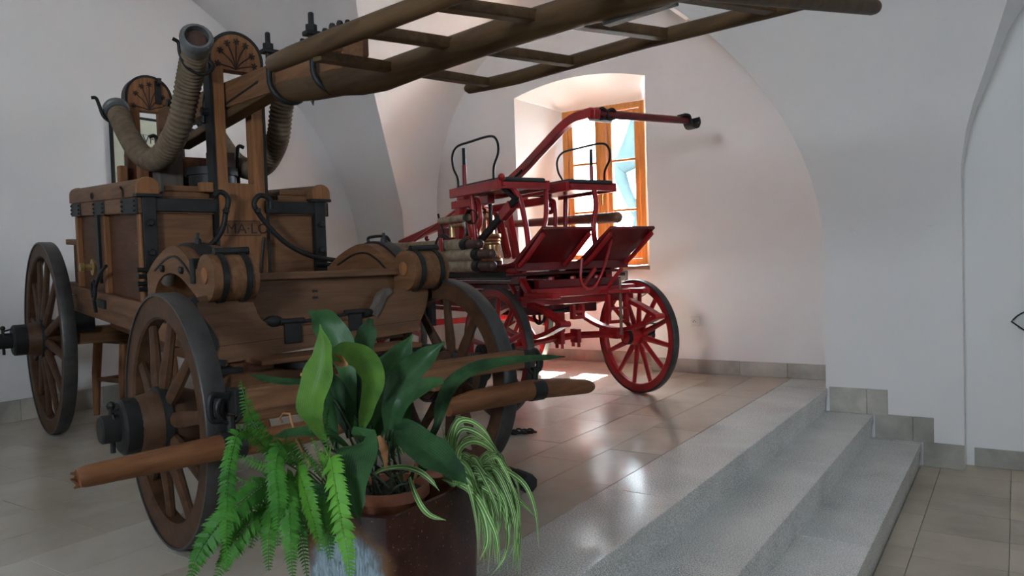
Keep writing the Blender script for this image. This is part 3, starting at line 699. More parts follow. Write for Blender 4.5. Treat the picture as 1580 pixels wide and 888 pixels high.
for y, d in ((Y0 + .02, 1), (Y1 - .02, -1)):
    a, b = sorted((y, y + .062 * d)); cs = bx('corner_strap', (X1 - .03, a, .86), (X1 + .012, b, 1.372), 'iron', None, .003)
    a2, b2 = sorted((y - .03 * d, y + .09 * d)); bx('strap_cap', (X1 - .03, a2, 1.362), (X1 + .03, b2, 1.378), 'iron', cs, .003)
    for zz in (1.24, 1.10): MB().bolt(Vector(sh((X1 + .012, (a + b) / 2, zz))), (1, 0, 0), .018, .022).build('bolt', 'iron', cs)
    p_ = MB()
    for k, (dx, zz) in enumerate(((.02, 1.02), (.035, .99), (.02, .955), (.03, .93))): p_.tube([sh((X1 + dx, y - .04 * d, zz)), sh((X1 + dx, y + .075 * d, zz))], .012, 8)
    p_.build('hinge_irons', 'iron', cs)
    for yy in (y + .01 * d, y + .045 * d): MB().tube([sh((X1 + .03, yy, .95)), sh((X1 + .03, yy, .74))], .011, 8).build('stay_rod', 'iron', cs)
# irons on the near side: middle strap, brass tap, crank and hanging ring
MB().box((-1.63, .150, .92), (-1.58, .166, 1.285)).map(sh).build('side_strap', 'iron', cart, 0, .002)
tp = MB().lathe([(.03, 0), (.03, .012), (.018, .018), (.018, .05), (.024, .055), (.024, .075), (0, .078)], sh((-1.76, .17, 1.0)), (0, -1, 0), 16).build('brass_tap', 'gold', cart)
MB().lathe([(.045, 0), (.045, .008), (0, .01)], sh((-1.76, .162, 1.0)), (0, -1, 0), 18).build('tap_flange', 'gold', tp)
MB().tube(smooth_path([sh((-1.42, .145, 1.02)), sh((-1.50, .135, .98)), sh((-1.60, .13, .90)), sh((-1.65, .13, .84)), sh((-1.66, .14, .76))], 5), .009, 8).build('drag_hook', 'iron', cart)
MB().tube([sh((-1.62 + .04 * math.cos(a), .125, .885 + .05 * math.sin(a))) for a in [2 * PI * k / 16 for k in range(16)]], .008, 8, closed=True).build('hanging_ring', 'iron', cart)
MB().box((-1.72, .155, .785), (-1.56, .169, .83)).map(sh).build('sill_plate', 'iron', cart, 0, .002)
# rear box
bx('rear_box', (-2.50, .22, .86), (-2.27, 1.10, 1.11), 'wood_side'); bx('rear_box_lid', (-2.56, .19, 1.11), (-2.25, 1.13, 1.145), 'wood_y'); bx('rear_step', (-2.60, .20, .80), (-2.3, 1.12, .875), 'wood_y')
# pump cylinders and wooden yoke between the posts
for f in (-1.30, -1.82):
    MB().lathe([(.12, 0), (.12, .10), (.135, .10), (.135, .14), (.05, .15), (.05, .16)], (f, .665, 1.42), (0, 0, 1), 24).build('pump_cylinder', 'iron', cart, 40)
    MB().tube([(f, .665, 1.5), (f, .665, 1.86)], .018, 10).build('piston_rod', 'iron', cart)
bx('yoke_block', (-1.62, .45, 1.40), (-1.50, .58, 1.66), 'wood_grey'); bx('yoke_block', (-1.62, .75, 1.40), (-1.50, .88, 1.66), 'wood_grey')
bx('upright', (-1.98, .36, 1.36), (-1.92, .40, 1.58), 'wood_z'); bx('upright', (-1.92, .45, 1.36), (-1.85, .50, 1.60), 'wood_z')
bx('inner_boards', (-2.05, .42, 1.38), (-1.98, .92, 1.66), 'wood_side')

# ---- the two carved posts
def carved_post(xf, yc, wd, z0, z1, s0_, s1_, sw, th, front=True):
    R = wd / 2; zc = z1 - R
    arch = [(yc + R * math.cos(PI * k / 20), zc + R * math.sin(PI * k / 20)) for k in range(21)]
    t = .5 * (wd - sw); a, b, c, d = yc - R, yc - sw / 2, yc + sw / 2, yc + R
    m_ = MB().prism([(d, s1_)] + arch + [(a, s1_)], 0, xf - th, xf)
    m_.box((xf - th, a, s0_), (xf, b, s1_)).box((xf - th, c, s0_), (xf, d, s1_)).box((xf - th, a, z0), (xf, d, s0_))
    po = m_.build('carved_post', 'wood_z', cart, 30)
    path = [(d, z0), (d, (z0 + zc) / 2)] + [(yc + (R + .004) * math.cos(PI * k / 20), zc + (R + .004) * math.sin(PI * k / 20)) for k in range(21)] + [(a, (z0 + zc) / 2), (a, z0)]
    MB().strip(path, .007, 0, xf - th - .006, xf + .005).build('iron_edging', 'iron', po, 40)
    # incised flowers fanning out of the slot's lintel
    g_ = MB(); bz = s1_ + .006; e = xf + .0008
    ends = [(-.36, .10), (-.30, .55), (-.16, .83), (.02, .92), (.20, .83), (.32, .50), (.36, .16)]
    for u, q in ends:
        ey, ez = yc + u * wd, s1_ + q * (z1 - s1_) * .80 + .01; pts = smooth_path([(e, yc, bz), (e, yc + (ey - yc) * .35, bz + (ez - bz) * .5), (e, ey, ez)], 5)
        g_.tube(pts, .0032, 5)
        for k in range(6):
            an = PI * k / 3 + .3; g_.tube([(e, ey, ez), (e, ey + .017 * math.cos(an), ez + .017 * math.sin(an))], [.0055, .003], 5)
    g_.build('flower_carving', 'carve', po, 0)
    return po
fpost = carved_post(-.92, .672, .262, .80, 2.20, 1.445, 2.015, .135, .075)
rpost = carved_post(-2.24, .635, .262, .95, 2.245, 1.50, 2.03, .12, .075)
pl = MB().box((-.92, .572, 1.178), (-.9185, .762, 1.252)).build('name_plate', 'wood_y', fpost, 0)
MB().strip([(.572, 1.178), (.762, 1.18), (.762, 1.254), (.572, 1.252)], .0018, 0, -.9195, -.9175, True).build('plate_outline', 'carve', fpost, 0)
text_mesh('lettering', 'MA·LO', .074, 'carve', fpost, (-.9183, .581, 1.19), (0, 1, 0), (0, 0, 1), .0008)
MB().tube(smooth_path([(-.905, .672 + .10, 1.17), (-.905, .75, 1.0), (-.905, .745, .83)], 5), .008, 8).build('strap_iron', 'iron', fpost)
MB().box((-2.24, .672, 2.08), (-2.222, .705, 2.225)).tube([(-2.222, .688, 2.20), (-2.19, .688, 2.21), (-2.185, .688, 2.235)], .012, 8).build('catch', 'iron', rpost)

# ---- curved hook irons in front of the post
def pxpath(fr, pts, ax, val, n=5): return smooth_path([fr.L(px, py, ax, val) for px, py in pts], n)
MB().tube(pxpath(CF, [(331, 303), (336, 297), (344, 297), (351, 304), (352, 313), (348, 330), (345, 348), (336, 366), (318, 384)], 0, -.85), .013, 10).build('hook_iron', 'iron', cart, 60)
MB().tube(pxpath(CF, [(418, 322), (417, 309), (408, 302), (398, 303), (392, 314), (397, 326), (412, 346), (440, 374), (478, 394), (522, 402)], 0, -.85), .013, 10).build('hook_iron', 'iron', cart, 60)
for q in ((348, 325), (397, 325)):
    MB().bolt(CF.L(*q, 0, -.84), (1, 0, 0), .016, .02).build('hook_bolt', 'iron', cart)

# ---- lever: squared beam, clamped log, side rails, rungs, cross pole
YC = .665
def cl(px, py, r=YC): return CF.L(px, py, 1, r)
a, b = cl(348, 153), cl(545, 82); dirv = (b - a).normalized()
lev = MB().beam(a - dirv * .95, b, .10, .13, (0, 0, 1)).build('lever_beam', 'wood', cart, 0, .008)
a2, b2 = cl(350, 184), cl(425, 140); MB().beam(a2 - (b2 - a2).normalized() * .7, b2, .085, .045).build('lever_plate', 'wood_log', lev, 0, .006)
MB().beam(cl(350, 171), cl(414, 128), .104, .012).build('lever_groove_shade', 'iron', lev, 0, .002)  # black strip stands in for the shadow groove under the beam
MB().lathe([(.02, -.2), (.02, .2)], a - dirv * .30 + Vector((0, 0, -.0)), (0, 1, 0), 14).build('pivot_pin', 'iron', lev)
lp = [(434, 139, 17), (450, 137, 20), (490, 132, 22), (530, 123, 24), (560, 122, 24), (590, 118, 22.5), (647, 97, 22), (692, 81, 22.5), (776, 52, 23.5), (900, 14, 25), (1040, -22, 26), (1135, -45, 26)]
pts = [cl(x, y) for x, y, _ in lp]; MB().tube(pts, [pxr(CF, p, q[2]) for p, q in zip(pts, lp)], 18).build('log_shaft', 'wood_log', lev, 50)
def rail(px, r): 
    pts = [cl(x, y, r) for x, y, _ in px]; rr = [pxr(CF, p, q[2]) for p, q in zip(pts, px)]
    d0 = (pts[0] - pts[1]).normalized(); d1 = (pts[-1] - pts[-2]).normalized()
    pts = [pts[0] + d0 * rr[0] * .8] + pts + [pts[-1] + d1 * rr[-1] * .8]; rr = [rr[0] * .6] + rr + [rr[-1] * .6]
    return MB().tube(pts, rr, 14).build('side_rail_pole', 'wood_log', lev, 50)
rail([(422, 98, 13.5), (450, 86, 15), (500, 66, 16), (600, 28, 16.5), (690, -6, 17), (800, -46, 18), (900, -80, 18)], .30)
rail([(724, 136, 8.5), (760, 128, 10), (800, 119, 10.5), (885, 95, 11), (1000, 62, 12), (1100, 37, 12.5), (1200, 12, 13), (1270, -6, 13)], 1.20)
for p0, p1 in (((488, 86), (756, 128)), ((552, 46), (886, 96)), ((668, 4), (1030, 54)), ((805, -48), (1195, 13))):
    q0, q1 = cl(*p0, .30), cl(*p1, 1.20); MB().beam(q0, q1, .042, .034).build('rung', 'wood_log', lev, 0, .004)
h0, h1 = CF.L(1090, -16, 0, 1.90), CF.L(1350, 11, 0, 1.90); hd_ = (h1 - h0).normalized()
rr_ = pxr(CF, h1, 12.5); MB().tube([h0, h1 - hd_ * .02, h1, h1 + hd_ * .012], [rr_ * 1.05, rr_, rr_ * .85, rr_ * .4], 16).build('cross_pole', 'wood_log', lev, 50)
q0, q1 = cl(935, 37, YC + .02), cl(1042, 3, YC + .02); MB().beam(q0 - Vector((0, 0, .0)), q1, .03, .014).build('repair_strap', 'cuff', lev, 0, .002)
for (px, top, bot, k) in ((440, 92, 156, 0), (508, 66, 142, 1)):     # U-shaped clamps round log and beam
    c0, c1 = cl(px, top), cl(px + 10, bot); zc_ = c1.z + .078; x = c0.x + .01; R = .083
    path = [(x, YC - R, c0.z + .03), (x, YC - R, zc_)] + [(x + .03 * math.sin(PI * j / 10), YC - R * math.cos(PI * j / 10), zc_ - R * math.sin(PI * j / 10)) for j in range(1, 10)] + [(x, YC + R, zc_), (x, YC + R, c0.z + .03)]
    MB().tube(path, .013, 8).build('clamp', 'iron', lev, 60)
    MB().beam((x, YC - R - .03, c0.z + .02), (x, YC + R + .03, c0.z + .02), .05, .018).build('clamp_plate', 'iron', lev, 0, .003)
    for yy in (YC - R, YC + R):
        MB().lathe([(.024, 0), (.024, .024), (.012, .026), (.012, .07), (.008, .075), (0, .075)], (x, yy, c0.z + .03), (0, 0, 1), 8).build('clamp_nut', 'iron', lev, 40)
q = cl(528, 80); MB().box((q.x - .10, YC - .075, q.z - .03), (q.x + .085, YC + .075, q.z + .075)).build('clamp_block', 'wood_side', lev, 0, .01)
for dx, dz in ((-.06, .08), (0, .085), (.06, .08)): MB().bolt((q.x + dx, YC - .04, q.z + dz - .01), (0, 0, 1), .014, .03).build('bolt', 'iron', lev)
q = cl(482, 152); MB().tube([q + Vector((0, 0, .04)), q + Vector((0, 0, -.01)), q + Vector((.005, 0, -.03))], [.01, .008, .002], 8).build('spike', 'iron', lev)

# ---- seat front: scrolled arms, seat board, apron, step
def scroll(name, ya, yb, arch):
    top = [(-.78, 1.0), (-.66, 1.058), (-.50, 1.105), (-.38, 1.112), (-.28, 1.08), (-.20, 1.034), (-.150, 1.012)]
    roll = [(-.045 + .096 * math.cos(t), .975 + .092 * math.sin(t)) for t in [PI * .86 - PI * k / 13 for k in range(19)]]
    bot = [(-.13, .892), (-.22, .935), (-.34, .983), (-.46, 1.0), (-.57, .985), (-.65, .945), (-.70, .885), (-.78, .87)] if arch else [(-.2, .885), (-.45, .885), (-.78, .87)]
    poly = smooth2(top, 4) + roll + (smooth2(bot, 4) if arch else bot)
    s_ = MB().prism(poly, 1, ya, yb).build(name, 'wood', cart, 35, .006)
    MB().strip([(p[0], p[1] + .006) for p in smooth2(top[:-1], 4)], .006, 1, (ya + yb) / 2 - .035, (ya + yb) / 2 + .035).build('top_strap', 'iron', s_, 50)
    for yy in (ya + .045, yb - .04):
        MB().strip([(-.045 + .099 * math.cos(t), .975 + .095 * math.sin(t)) for t in [PI * .80 - PI * k / 13 for k in range(18)]], .004, 1, yy - .011, yy + .011).build('roll_band', 'iron', s_, 50)
    MB().lathe([(.032, 0), (.032, .006), (.022, .010), (0, .012)], (-.045, ya, .985), (0, -1, 0), 20).build('scroll_eye', 'wood_z', s_)
    MB().bolt((-.36, (ya + yb) / 2, 1.112), (0, 0, 1), .016, .03).tube([(-.36, (ya + yb) / 2, 1.12), (-.36, (ya + yb) / 2, 1.165)], .008, 8).build('top_bolt', 'iron', s_)
    MB().tube([(-.03, ya + .03, 1.075), (-.03, yb - .01, 1.078)], .016, 10).build('spring_bar', 'iron', s_)
    mid = smooth2([(p[0], p[1] - .045) for p in top[1:]], 4)
    MB().strip(mid, .004, 1, ya - .005, ya).build('side_moulding', 'iron', s_, 50)
    for fx, fz in ((-.54, .955 if not arch else 1.02), (-.30, 1.01 if arch else .96)): MB().bolt((fx, ya, fz), (0, -1, 0), .016, .016).build('bolt', 'iron', s_)
    return s_
sl_ = scroll('scrolled_arm', .16, .335, True); sr_ = scroll('scrolled_arm', 1.06, 1.25, False)
# leather-covered spring under the near arm, iron handle on the far arm
MB().tube(smooth_path([(-.62, .20, .965), (-.50, .19, 1.04), (-.36, .19, 1.05), (-.24, .19, 1.0), (-.16, .20, .965)], 5), .03, 10).build('arm_pad', 'wood_grey', sl_, 60)
MB().box((-.19, .150, .955), (-.15, .345, 1.055)).build('clasp', 'iron', sl_, 0, .004)
MB().tube(pxpath(CF, [(571, 379), (568, 368), (576, 365), (592, 364), (599, 368), (602, 377)], 1, 1.20), .008, 8).build('hand_grip', 'iron', sr_)
MB().beam(CF.L(578, 379, 1, 1.22), CF.L(612, 395, 1, 1.22), .05, .008, (0, 0, 1)).build('worn_plate', 'cuff', sr_, 0, .002)
MB().box((-.78, .165, .80), (-.70, .33, .99)).build('arm_post', 'wood_z', cart, 0, .006); MB().box((-.78, 1.06, .80), (-.70, 1.24, .98)).build('arm_post', 'wood_z', cart, 0, .006)
MB().box((-.16, .30, .66), (-.132, 1.10, .962)).build('seat_front_board', 'wood_apron', cart, 0, .004)
MB().box((-.17, .325, .957), (-.085, 1.065, .988)).build('seat_front_rail', 'wood_apron', cart, 0, .005)
MB().box((-.90, .26, .77), (-.15, 1.06, .80)).build('foot_floor', 'wood', cart, 0, .004)
AF = -.035
def apx(pts): return [(q.y, q.z) for q in (CF.L(x, y, 0, AF) for x, y in pts)]
ap = apx([(297, 466), (303, 460), (340, 452), (376, 449), (387, 456), (393, 470), (400, 487), (412, 498), (440, 503), (500, 499), (560, 491), (578, 486), (587, 470), (593, 455), (604, 447), (654, 443), (661, 452), (656, 478), (646, 500), (637, 512), (480, 536), (345, 561), (332, 558), (327, 545), (331, 530), (322, 510), (302, 484)])
apr = MB().prism(smooth2(ap + [ap[0]], 3)[:-1], 0, AF - .04, AF).build('apron_board', 'wood_apron', cart, 40, .004)
MB().strip(smooth2(apx([(303, 461), (297, 468), (303, 485), (322, 510), (331, 530), (327, 545), (332, 558), (348, 560)]), 4), .013, 0, AF - .046, AF + .006).build('apron_edging', 'iron', apr, 50)
MB().strip(smooth2(apx([(577, 487), (586, 471), (592, 456), (603, 448)]), 4), .013, 0, AF - .05, AF + .008).build('apron_edging', 'wood_grey', apr, 50)
MB().strip(apx([(332, 535), (648, 493)]), .0012, 0, AF - .002, AF + .0008).build('board_joint', 'carve', apr, 0)
for xa_, xb_, ta_, tb_ in ((439, 464, 494, 530), (538, 557, 480, 510)):
    a_, b_ = CF.L(xa_, tb_, 0, AF), CF.L(xb_, ta_, 0, AF); hb = MB().box((AF - .002, a_.y, a_.z), (AF + .008, b_.y, b_.z)).build('strap_hinge', 'iron', apr, 0, .002)
    MB().tube([(AF + .0, a_.y - .015, b_.z), (AF + .0, b_.y + .015, b_.z)], .013, 10).build('hinge_knuckle', 'iron', hb)
for (x, y), r_ in (((422, 496), .034), ((566, 482), .026)): MB().ball(CF.L(x, y, 0, AF - .01), r_, 10, (.6, 1.3, .75)).build('knob', 'iron', apr)
MB().tube([CF.L(464, 496, 0, AF), CF.L(505, 490, 0, AF), CF.L(540, 483, 0, AF)], .008, 8).build('latch_bar', 'iron', apr)
for yy, zz in ((.655, .90), (.655, .872)): MB().box((-.133, yy - .012, zz - .004), (-.129, yy + .012, zz + .006)).build('screw_plate', 'iron', cart, 0)
for ya, yb in ((.30, .66), (.665, 1.04)): MB().box((-.07, ya, .635), (.11, yb, .655)).build('foot_step', 'wood_y', cart, 0, .004)
MB().box((-.08, .24, .60), (.0, 1.08, .64)).build('step_bearer', 'wood_side', cart, 0, .004)
for yy in (.2, 1.1): MB().box((-.07, yy - .06, .605), (.03, yy + .06, .63)).build('step_bracket', 'iron', cart, 0, .003)
for yy in (.30, .95): MB().tube([(-.02, yy, .60), (.02, yy + .02, .50), (.03, yy + .04, .38)], .02, 8).build('stay', 'wood_z', cart)

# ---- hoses draped over the hooks
def hose(name, path, r, mat, cuff0=None, cuff1=None, label='', group=None, parent=None, pitch=.024, n=16, rib=1, cuffm='cuff', cuffr=1.12, openend=True):
    fine = smooth_path(path, 14); L_ = [0]
    for a, b in zip(fine, fine[1:]): L_.append(L_[-1] + (b - a).length)
    tot = L_[-1]; k = int(tot / pitch * 4); pts = []; j = 0
    for i in range(k + 1):
        s_ = tot * i / k
        while j < len(L_) - 2 and L_[j + 1] < s_: j += 1
        pts.append(fine[j].lerp(fine[j + 1], (s_ - L_[j]) / max(1e-9, L_[j + 1] - L_[j])))
    o = MB().tube(pts, [r * (1 + rib * (.06, .0, -.085, .0)[i % 4]) for i in range(k + 1)], n).build(name, mat, parent, 80)
    for end, cu in ((0, cuff0), (-1, cuff1)):
        if not cu: continue
        d = (pts[0] - pts[3]).normalized() if end == 0 else (pts[-1] - pts[-4]).normalized(); p = pts[end]; q = r * cuffr
        if openend: pr = [(r * .9, -cu), (q, -cu), (q * .97, -cu * .2), (q * 1.12, -.0), (q * 1.12, .02), (q * .95, .035), (q * .80, .035), (q * .76, -.01), (r * .5, -.01)]
        else: pr = [(r * .9, -cu), (q, -cu), (q, 0), (q * .85, .03), (0, .035)]
        MB().lathe(pr, p, d, 20).build('coupling', cuffm, o, 40)
        if openend: MB().lathe([(r * .74, .004), (r * .74, .007), (0, .007)], p, d, 18).build('bore_shade_disc', 'leather', o, 40)  # dark disc stands in for the shaded hollow of the open end
    return o
hp = [(303, 62, .405), (300, 84, .43), (291, 128, .448), (278, 188, .435), (264, 220, .425), (252, 238, .42), (238, 247, .42), (224, 243, .42), (211, 230, .42), (195, 202, .42), (180, 170, .42)]
hpts = [CF.L(x, y, 1, r) for x, y, r in hp]
def to_w(fr, p): return fr.o + fr.x * p.x + fr.y * p.y + Vector((0, 0, p.z))
h1_ = hose('suction_hose', [to_w(CF, p) for p in hpts], .060, 'hose', .055, .04); tag(h1_, 'thick ribbed canvas hose hanging in a U beside the carved posts', 'hose')
hm = [Vector((p.x, 2 * YC - p.y + .06, p.z - .02)) for p in hpts]
h2_ = hose('suction_hose', [to_w(CF, p) for p in hm], .060, 'hose', .055, .04); tag(h2_, 'second ribbed canvas hose on the far side, seen through the front post slot', 'hose')
# iron hooks carrying the hoses
for mir in (0, 1):
    g = (lambda p: Vector((p.x, 2 * YC - p.y + .06, p.z - .02))) if mir else (lambda p: p)
    b_ = hpts[1]; k0 = Vector((-.95, .535, b_.z + .03))
    arc = [k0, Vector((b_.x - .03, .53, b_.z - .035)), Vector((b_.x - .02, .475, b_.z - .085)), Vector((b_.x - .02, .40, b_.z - .06)), Vector((b_.x - .02, .37, b_.z + .0)), Vector((b_.x - .02, .365, b_.z + .05)), Vector((b_.x - .02, .34, b_.z + .065))]
    MB().tube([g(p) for p in smooth_path(arc, 5)], .009, 8).build('hose_hook', 'iron', fpost, 60)
    e = hpts[-1]; arc = [Vector((-2.26, .51, e.z - .03)), Vector((e.x, .49, e.z - .07)), Vector((e.x, .42, e.z - .085)), Vector((e.x, .35, e.z - .05)), Vector((e.x, .325, e.z + .02)), Vector((e.x, .31, e.z + .06)), Vector((e.x, .285, e.z + .06))]
    MB().tube([g(p) for p in smooth_path(arc, 5)], .010, 8).build('hose_hook', 'iron', rpost, 60)
    m_ = hpts[6]; arc = [Vector((m_.x - .1, .47, 1.40)), Vector((m_.x - .1, .47, 1.70)), Vector((m_.x - .1, .46, 1.76)), Vector((m_.x - .1, .43, 1.755))]
    MB().tube([g(p) for p in smooth_path(arc, 4)], .011, 8).build('hose_prop', 'iron', cart, 60)
MB().tube(pxpath(CF, [(314, 118), (318, 135), (316, 160), (314, 190)], 0, -1.0), .012, 8).build('post_stay', 'iron', fpost, 60)
MB().tube([(-.96, .50, 1.80), (-.96, .545, 1.80)], .02, 8).build('stay_clamp', 'iron', fpost)

# ---- swingletrees hanging from the splinter bar
def swingletree(label, px, collar, ringx):
    t = empty('swingletree', to_w(CF, Vector((.5, ringx, .44))), -CF.th); off = Vector((.5, ringx, .44))
    pts = [CF.L(x, y, 0, .5) - off for x, y, _ in px]; rr = [pxr(CF, p + off, q[2]) for p, q in zip(pts, px)]
    MB().tube(smooth_path(pts, 3), [r for a, b in zip(rr, rr[1:]) for r in (a, a * .67 + b * .33, a * .33 + b * .67)] + [rr[-1]], 12).build('bar', 'wood_tree', t, 50)
    c = CF.L(*collar, 0, .5) - off; d = (pts[-1] - pts[0]).normalized()
    MB().tube([c - d * .035, c + d * .035], .047, 14).build('collar', 'iron', t, 40)
    MB().tube(smooth_path([c + Vector((0, 0, .03)), c + Vector((0, 0, .07)), c + Vector((0, .0, .095))], 3), .014, 8).build('collar_eye', 'iron', t)
    MB().tube([c + Vector((.0, .042 * math.cos(a), .118 + .046 * math.sin(a))) for a in [2 * PI * k / 16 for k in range(16)]], .009, 8, closed=True).build('ring', 'iron', t)
    return t
s1 = swingletree('l', [(121, 738, 15), (134, 734, 17.5), (180, 724, 18), (250, 709, 19), (330, 692, 20), (420, 676, 19), (500, 660, 17), (540, 650, 13)], (358, 686), .0)
tag(s1, 'long swingletree with split end reaching left past the front wheel hub', 'swingletree', 'swingletrees of the brown cart')
s2 = swingletree('r', [(690, 630, 13), (730, 618, 17), (780, 609, 17), (825, 600, 16), (870, 597, 14), (905, 596, 11), (914, 596, 6)], (826, 601), 1.335)
tag(s2, 'short swingletree with rounded tip beside the far front wheel', 'swingletree', 'swingletrees of the brown cart')
b_ = MB(); rnd = random.Random(3)
for k in range(9):
    y = rnd.uniform(-.03, .03); b_.add([], []); 
    p = s1.children[0]
for k in range(12):
    c = CF.L(121 + k * 2.5, 738 - rnd.uniform(-8, 10), 0, .475) - Vector((.5, 0, .44)); b_.tube([c, c + Vector((rnd.uniform(-.015, .015), -rnd.uniform(.01, .035), rnd.uniform(-.02, .02)))], [.012, .003], 5)
b_.build('splinters', 'wood_tree', s1, 0)['kind'] = 'stuff'

# ---- things on the floor around the cart
pole = empty('iron_tipped_pole', (0, 0, 0)); tag(pole, 'wooden pole with black iron tip lying on the floor behind the spider plant', 'pole')
p0, p1 = on(640, 668, 2, .04), on(818, 746, 2, .04); d = (p1 - p0).normalized(); pole.location = (p0.x, p0.y, 0); o_ = Vector((p0.x, p0.y, 0))
MB().tube([p0 - o_, p1 - d * .12 - o_], [.034, .036], 14).build('shaft', 'wood_log', pole, 40)
MB().tube([p1 - d * .13 - o_, p1 - d * .01 - o_, p1 - o_], [.04, .042, .038], 8).build('iron_tip', 'iron', pole, 40)
ch = empty('iron_chain', on(800, 666, 2, 0)); tag(ch, 'short black iron chain lying on the floor beside the far front wheel', 'chain')
lk = None
for k in range(11):
    q = on(781 + 4.1 * k, 664 + 4 * math.sin(k * .55) * .6 + (k > 5) * 3, 2, .014) - Vector(ch.location)
    if lk is None:
        lk = MB().tube([(.021 * math.cos(a), .013 * math.sin(a), 0) for a in [2 * PI * j / 12 for j in range(12)]], .0055, 6, closed=True).build('link', 'iron', ch); o = lk
    else: o = dup(lk)
    o.location = q; o.rotation_euler = (PI / 2.4 * (k % 2), .2 * (k % 3), .5 + .25 * math.sin(k * 2))
# wooden stool standing behind the cart
stl = empty('wooden_stool', (-5.33, 3.05, 0), 0); tag(stl, 'plain brown wooden stool standing behind the cart near the left wall', 'stool')
MB().box((-.2, -.2, .52), (.2, .2, .55)).build('seat', 'wood', stl, 0, .008)
for sx in (-1, 1):
    for sy in (-1, 1): MB().tube([(.17 * sx, .17 * sy, .52), (.175 * sx, .19 * sy, .3), (.18 * sx, .2 * sy, 0)], [.03, .03, .02], 12).build('leg', 'wood_z', stl, 50)
for s_ in (-1, 1):
    MB().tube([(-.17, .185 * s_, .26), (.17, .185 * s_, .26)], .017, 10).build('stretcher', 'wood', stl); MB().tube([(.176 * s_, -.19, .25), (.176 * s_, .19, .25)], .017, 10).build('stretcher', 'wood_y', stl)
# ================================================================== RED HAND PUMP ENGINE
RF = Frame(-2.347, 5.179, math.radians(25))
eng = empty('fire_engine', RF.o, -RF.th)
tag(eng, 'red painted antique hand pump fire engine with two seats in front of the window', 'fire engine')
def rp(name, pts, r, mat='red', parent=None, n=8, sm=0, squash=None):
    p = smooth_path(pts, sm) if sm else pts
    return MB().tube(p, r, n, squash=squash).build(name, mat, parent or eng, 60)
def rb(name, lo, hi, mat='red', parent=None, bevel=.004): return MB().box(lo, hi).build(name, mat, parent or eng, 0, bevel)
def rbeam(name, p0, p1, w_, h_, mat='red', parent=None, up=(0, 0, 1), bevel=.004): return MB().beam(p0, p1, w_, h_, up).build(name, mat, parent or eng, 0, bevel)
RW = ('red', 'tyre', 'red', 'iron')
for cx, cy, R, s_ in ((0, 0, .42, 1), (0, -1.2, .42, -1), (-1.62, 0.0, .5, 1), (-1.62, -1.2, .5, -1)):
    wheel(eng, cx, cy, R, 12, s_, RW, tw=.055, felloe=.07, hubr=.062, out=(.10, .14, .155), inn=.11, dish=.015, spoke_w=(.038, .03), rot=.13)
rp('front_axle', [(0, -1.18, .425), (0, -1.0, .44), (0, -.6, .468), (0, -.2, .45), (0, -.02, .425)], .024, 'red', None, 4, 4)
for r in (-.70, -.56):
    a = rb('axle_clamp', (-.04, r - .018, .42), (.045, r + .018, .515)); 
    for f in (-.03, .035): MB().lathe([(.012, 0), (.012, .03), (.0, .032)], (f, r, .42), (0, 0, -1), 6).build('clamp_nut', 'red', a)
rb('clamp_strap', (-.02, -.72, .50), (.02, -.66, .64))
rbeam('rear_axle', (-1.62, -1.15, .5), (-1.62, -.05, .5), .05, .05)
# elliptic springs along both sides
for r in (-.98, -.20):
    for sgn, mat in ((1, 'red'), (-1, 'red')):
        pts = [(f, r, .60 + sgn * .115 * math.cos(f / .46 * PI / 2)) for f in [-.46 + .92 * k / 14 for k in range(15)]]
        MB().strip([(p[0], p[2]) for p in pts], .014, 1, r - .028, r + .028).build('leaf_spring', mat, eng, 50)
    for f in (-.46, .46): MB().tube([(f, r - .04, .60), (f, r + .04, .60)], .02, 10).build('spring_eye', 'red', eng)
    rb('spring_pad', (-.05, r - .035, .42), (.05, r + .035, .49))
    rb('spring_seat', (-.07, r - .04, .71), (.07, r + .04, .75))
# bolster, frame rails, bodywork with white lines
rb('front_bolster', (-.09, -1.06, .70), (.09, -.10, .765)); rb('front_beam', (.09, -.98, .755), (.16, -.14, .815))
rb('front_apron', (.04, -.92, .815), (.10, -.22, .87), 'redd')
for k, r in enumerate((-.80, -.62, -.42)): MB().bolt((.07, r, .87), (0, 0, 1), .022, .02).build('bolt', 'red', eng)
for r in (-.97, -.23):
    rl = rb('frame_rail', (-2.35, r - .03, .845), (-.02, r + .03, .905), 'redd')
    rb('white_line', (-2.33, r - .034, .868), (-.12, r - .030, .874), 'white', rl, 0); rb('white_line', (-2.33, r - .034, .884), (-.12, r - .030, .887), 'white', rl, 0)
    rbeam('drop_rail', (-.06, r, .90), (.06, r, .78), .035, .045, 'red', None, (0, 1, 0)); rbeam('drop_rail', (-.20, r - .01, .88), (-.10, r - .01, .775), .02, .03, 'red', None, (0, 1, 0))
    rb('lower_rail', (.03, r - .03, .755), (.38, r + .03, .79))
wb = rb('water_box', (-2.1, -.93, .62), (-.12, -.27, .845), 'redd', None, .01)
rb('white_line', (-2.08, -.934, .80), (-.14, -.931, .806), 'white', wb, 0); rb('white_line', (-2.08, -.934, .655), (-.14, -.931, .661), 'white', wb, 0)
rb('platform', (-2.35, -1.10, .905), (-.02, -.10, .925), 'redd'); rb('platform_edge', (-2.35, -1.115, .90), (-.02, -1.10, .932), 'iron')
rb('footplate', (-.55, -1.08, .965), (.10, -.16, .985), 'redd'); rb('footplate_front', (.085, -1.10, .935), (.105, -.15, .99), 'redd')
for y in (-1.0, -.25): rb('footplate_bracket', (-.5, y - .02, .92), (.05, y + .02, .967))
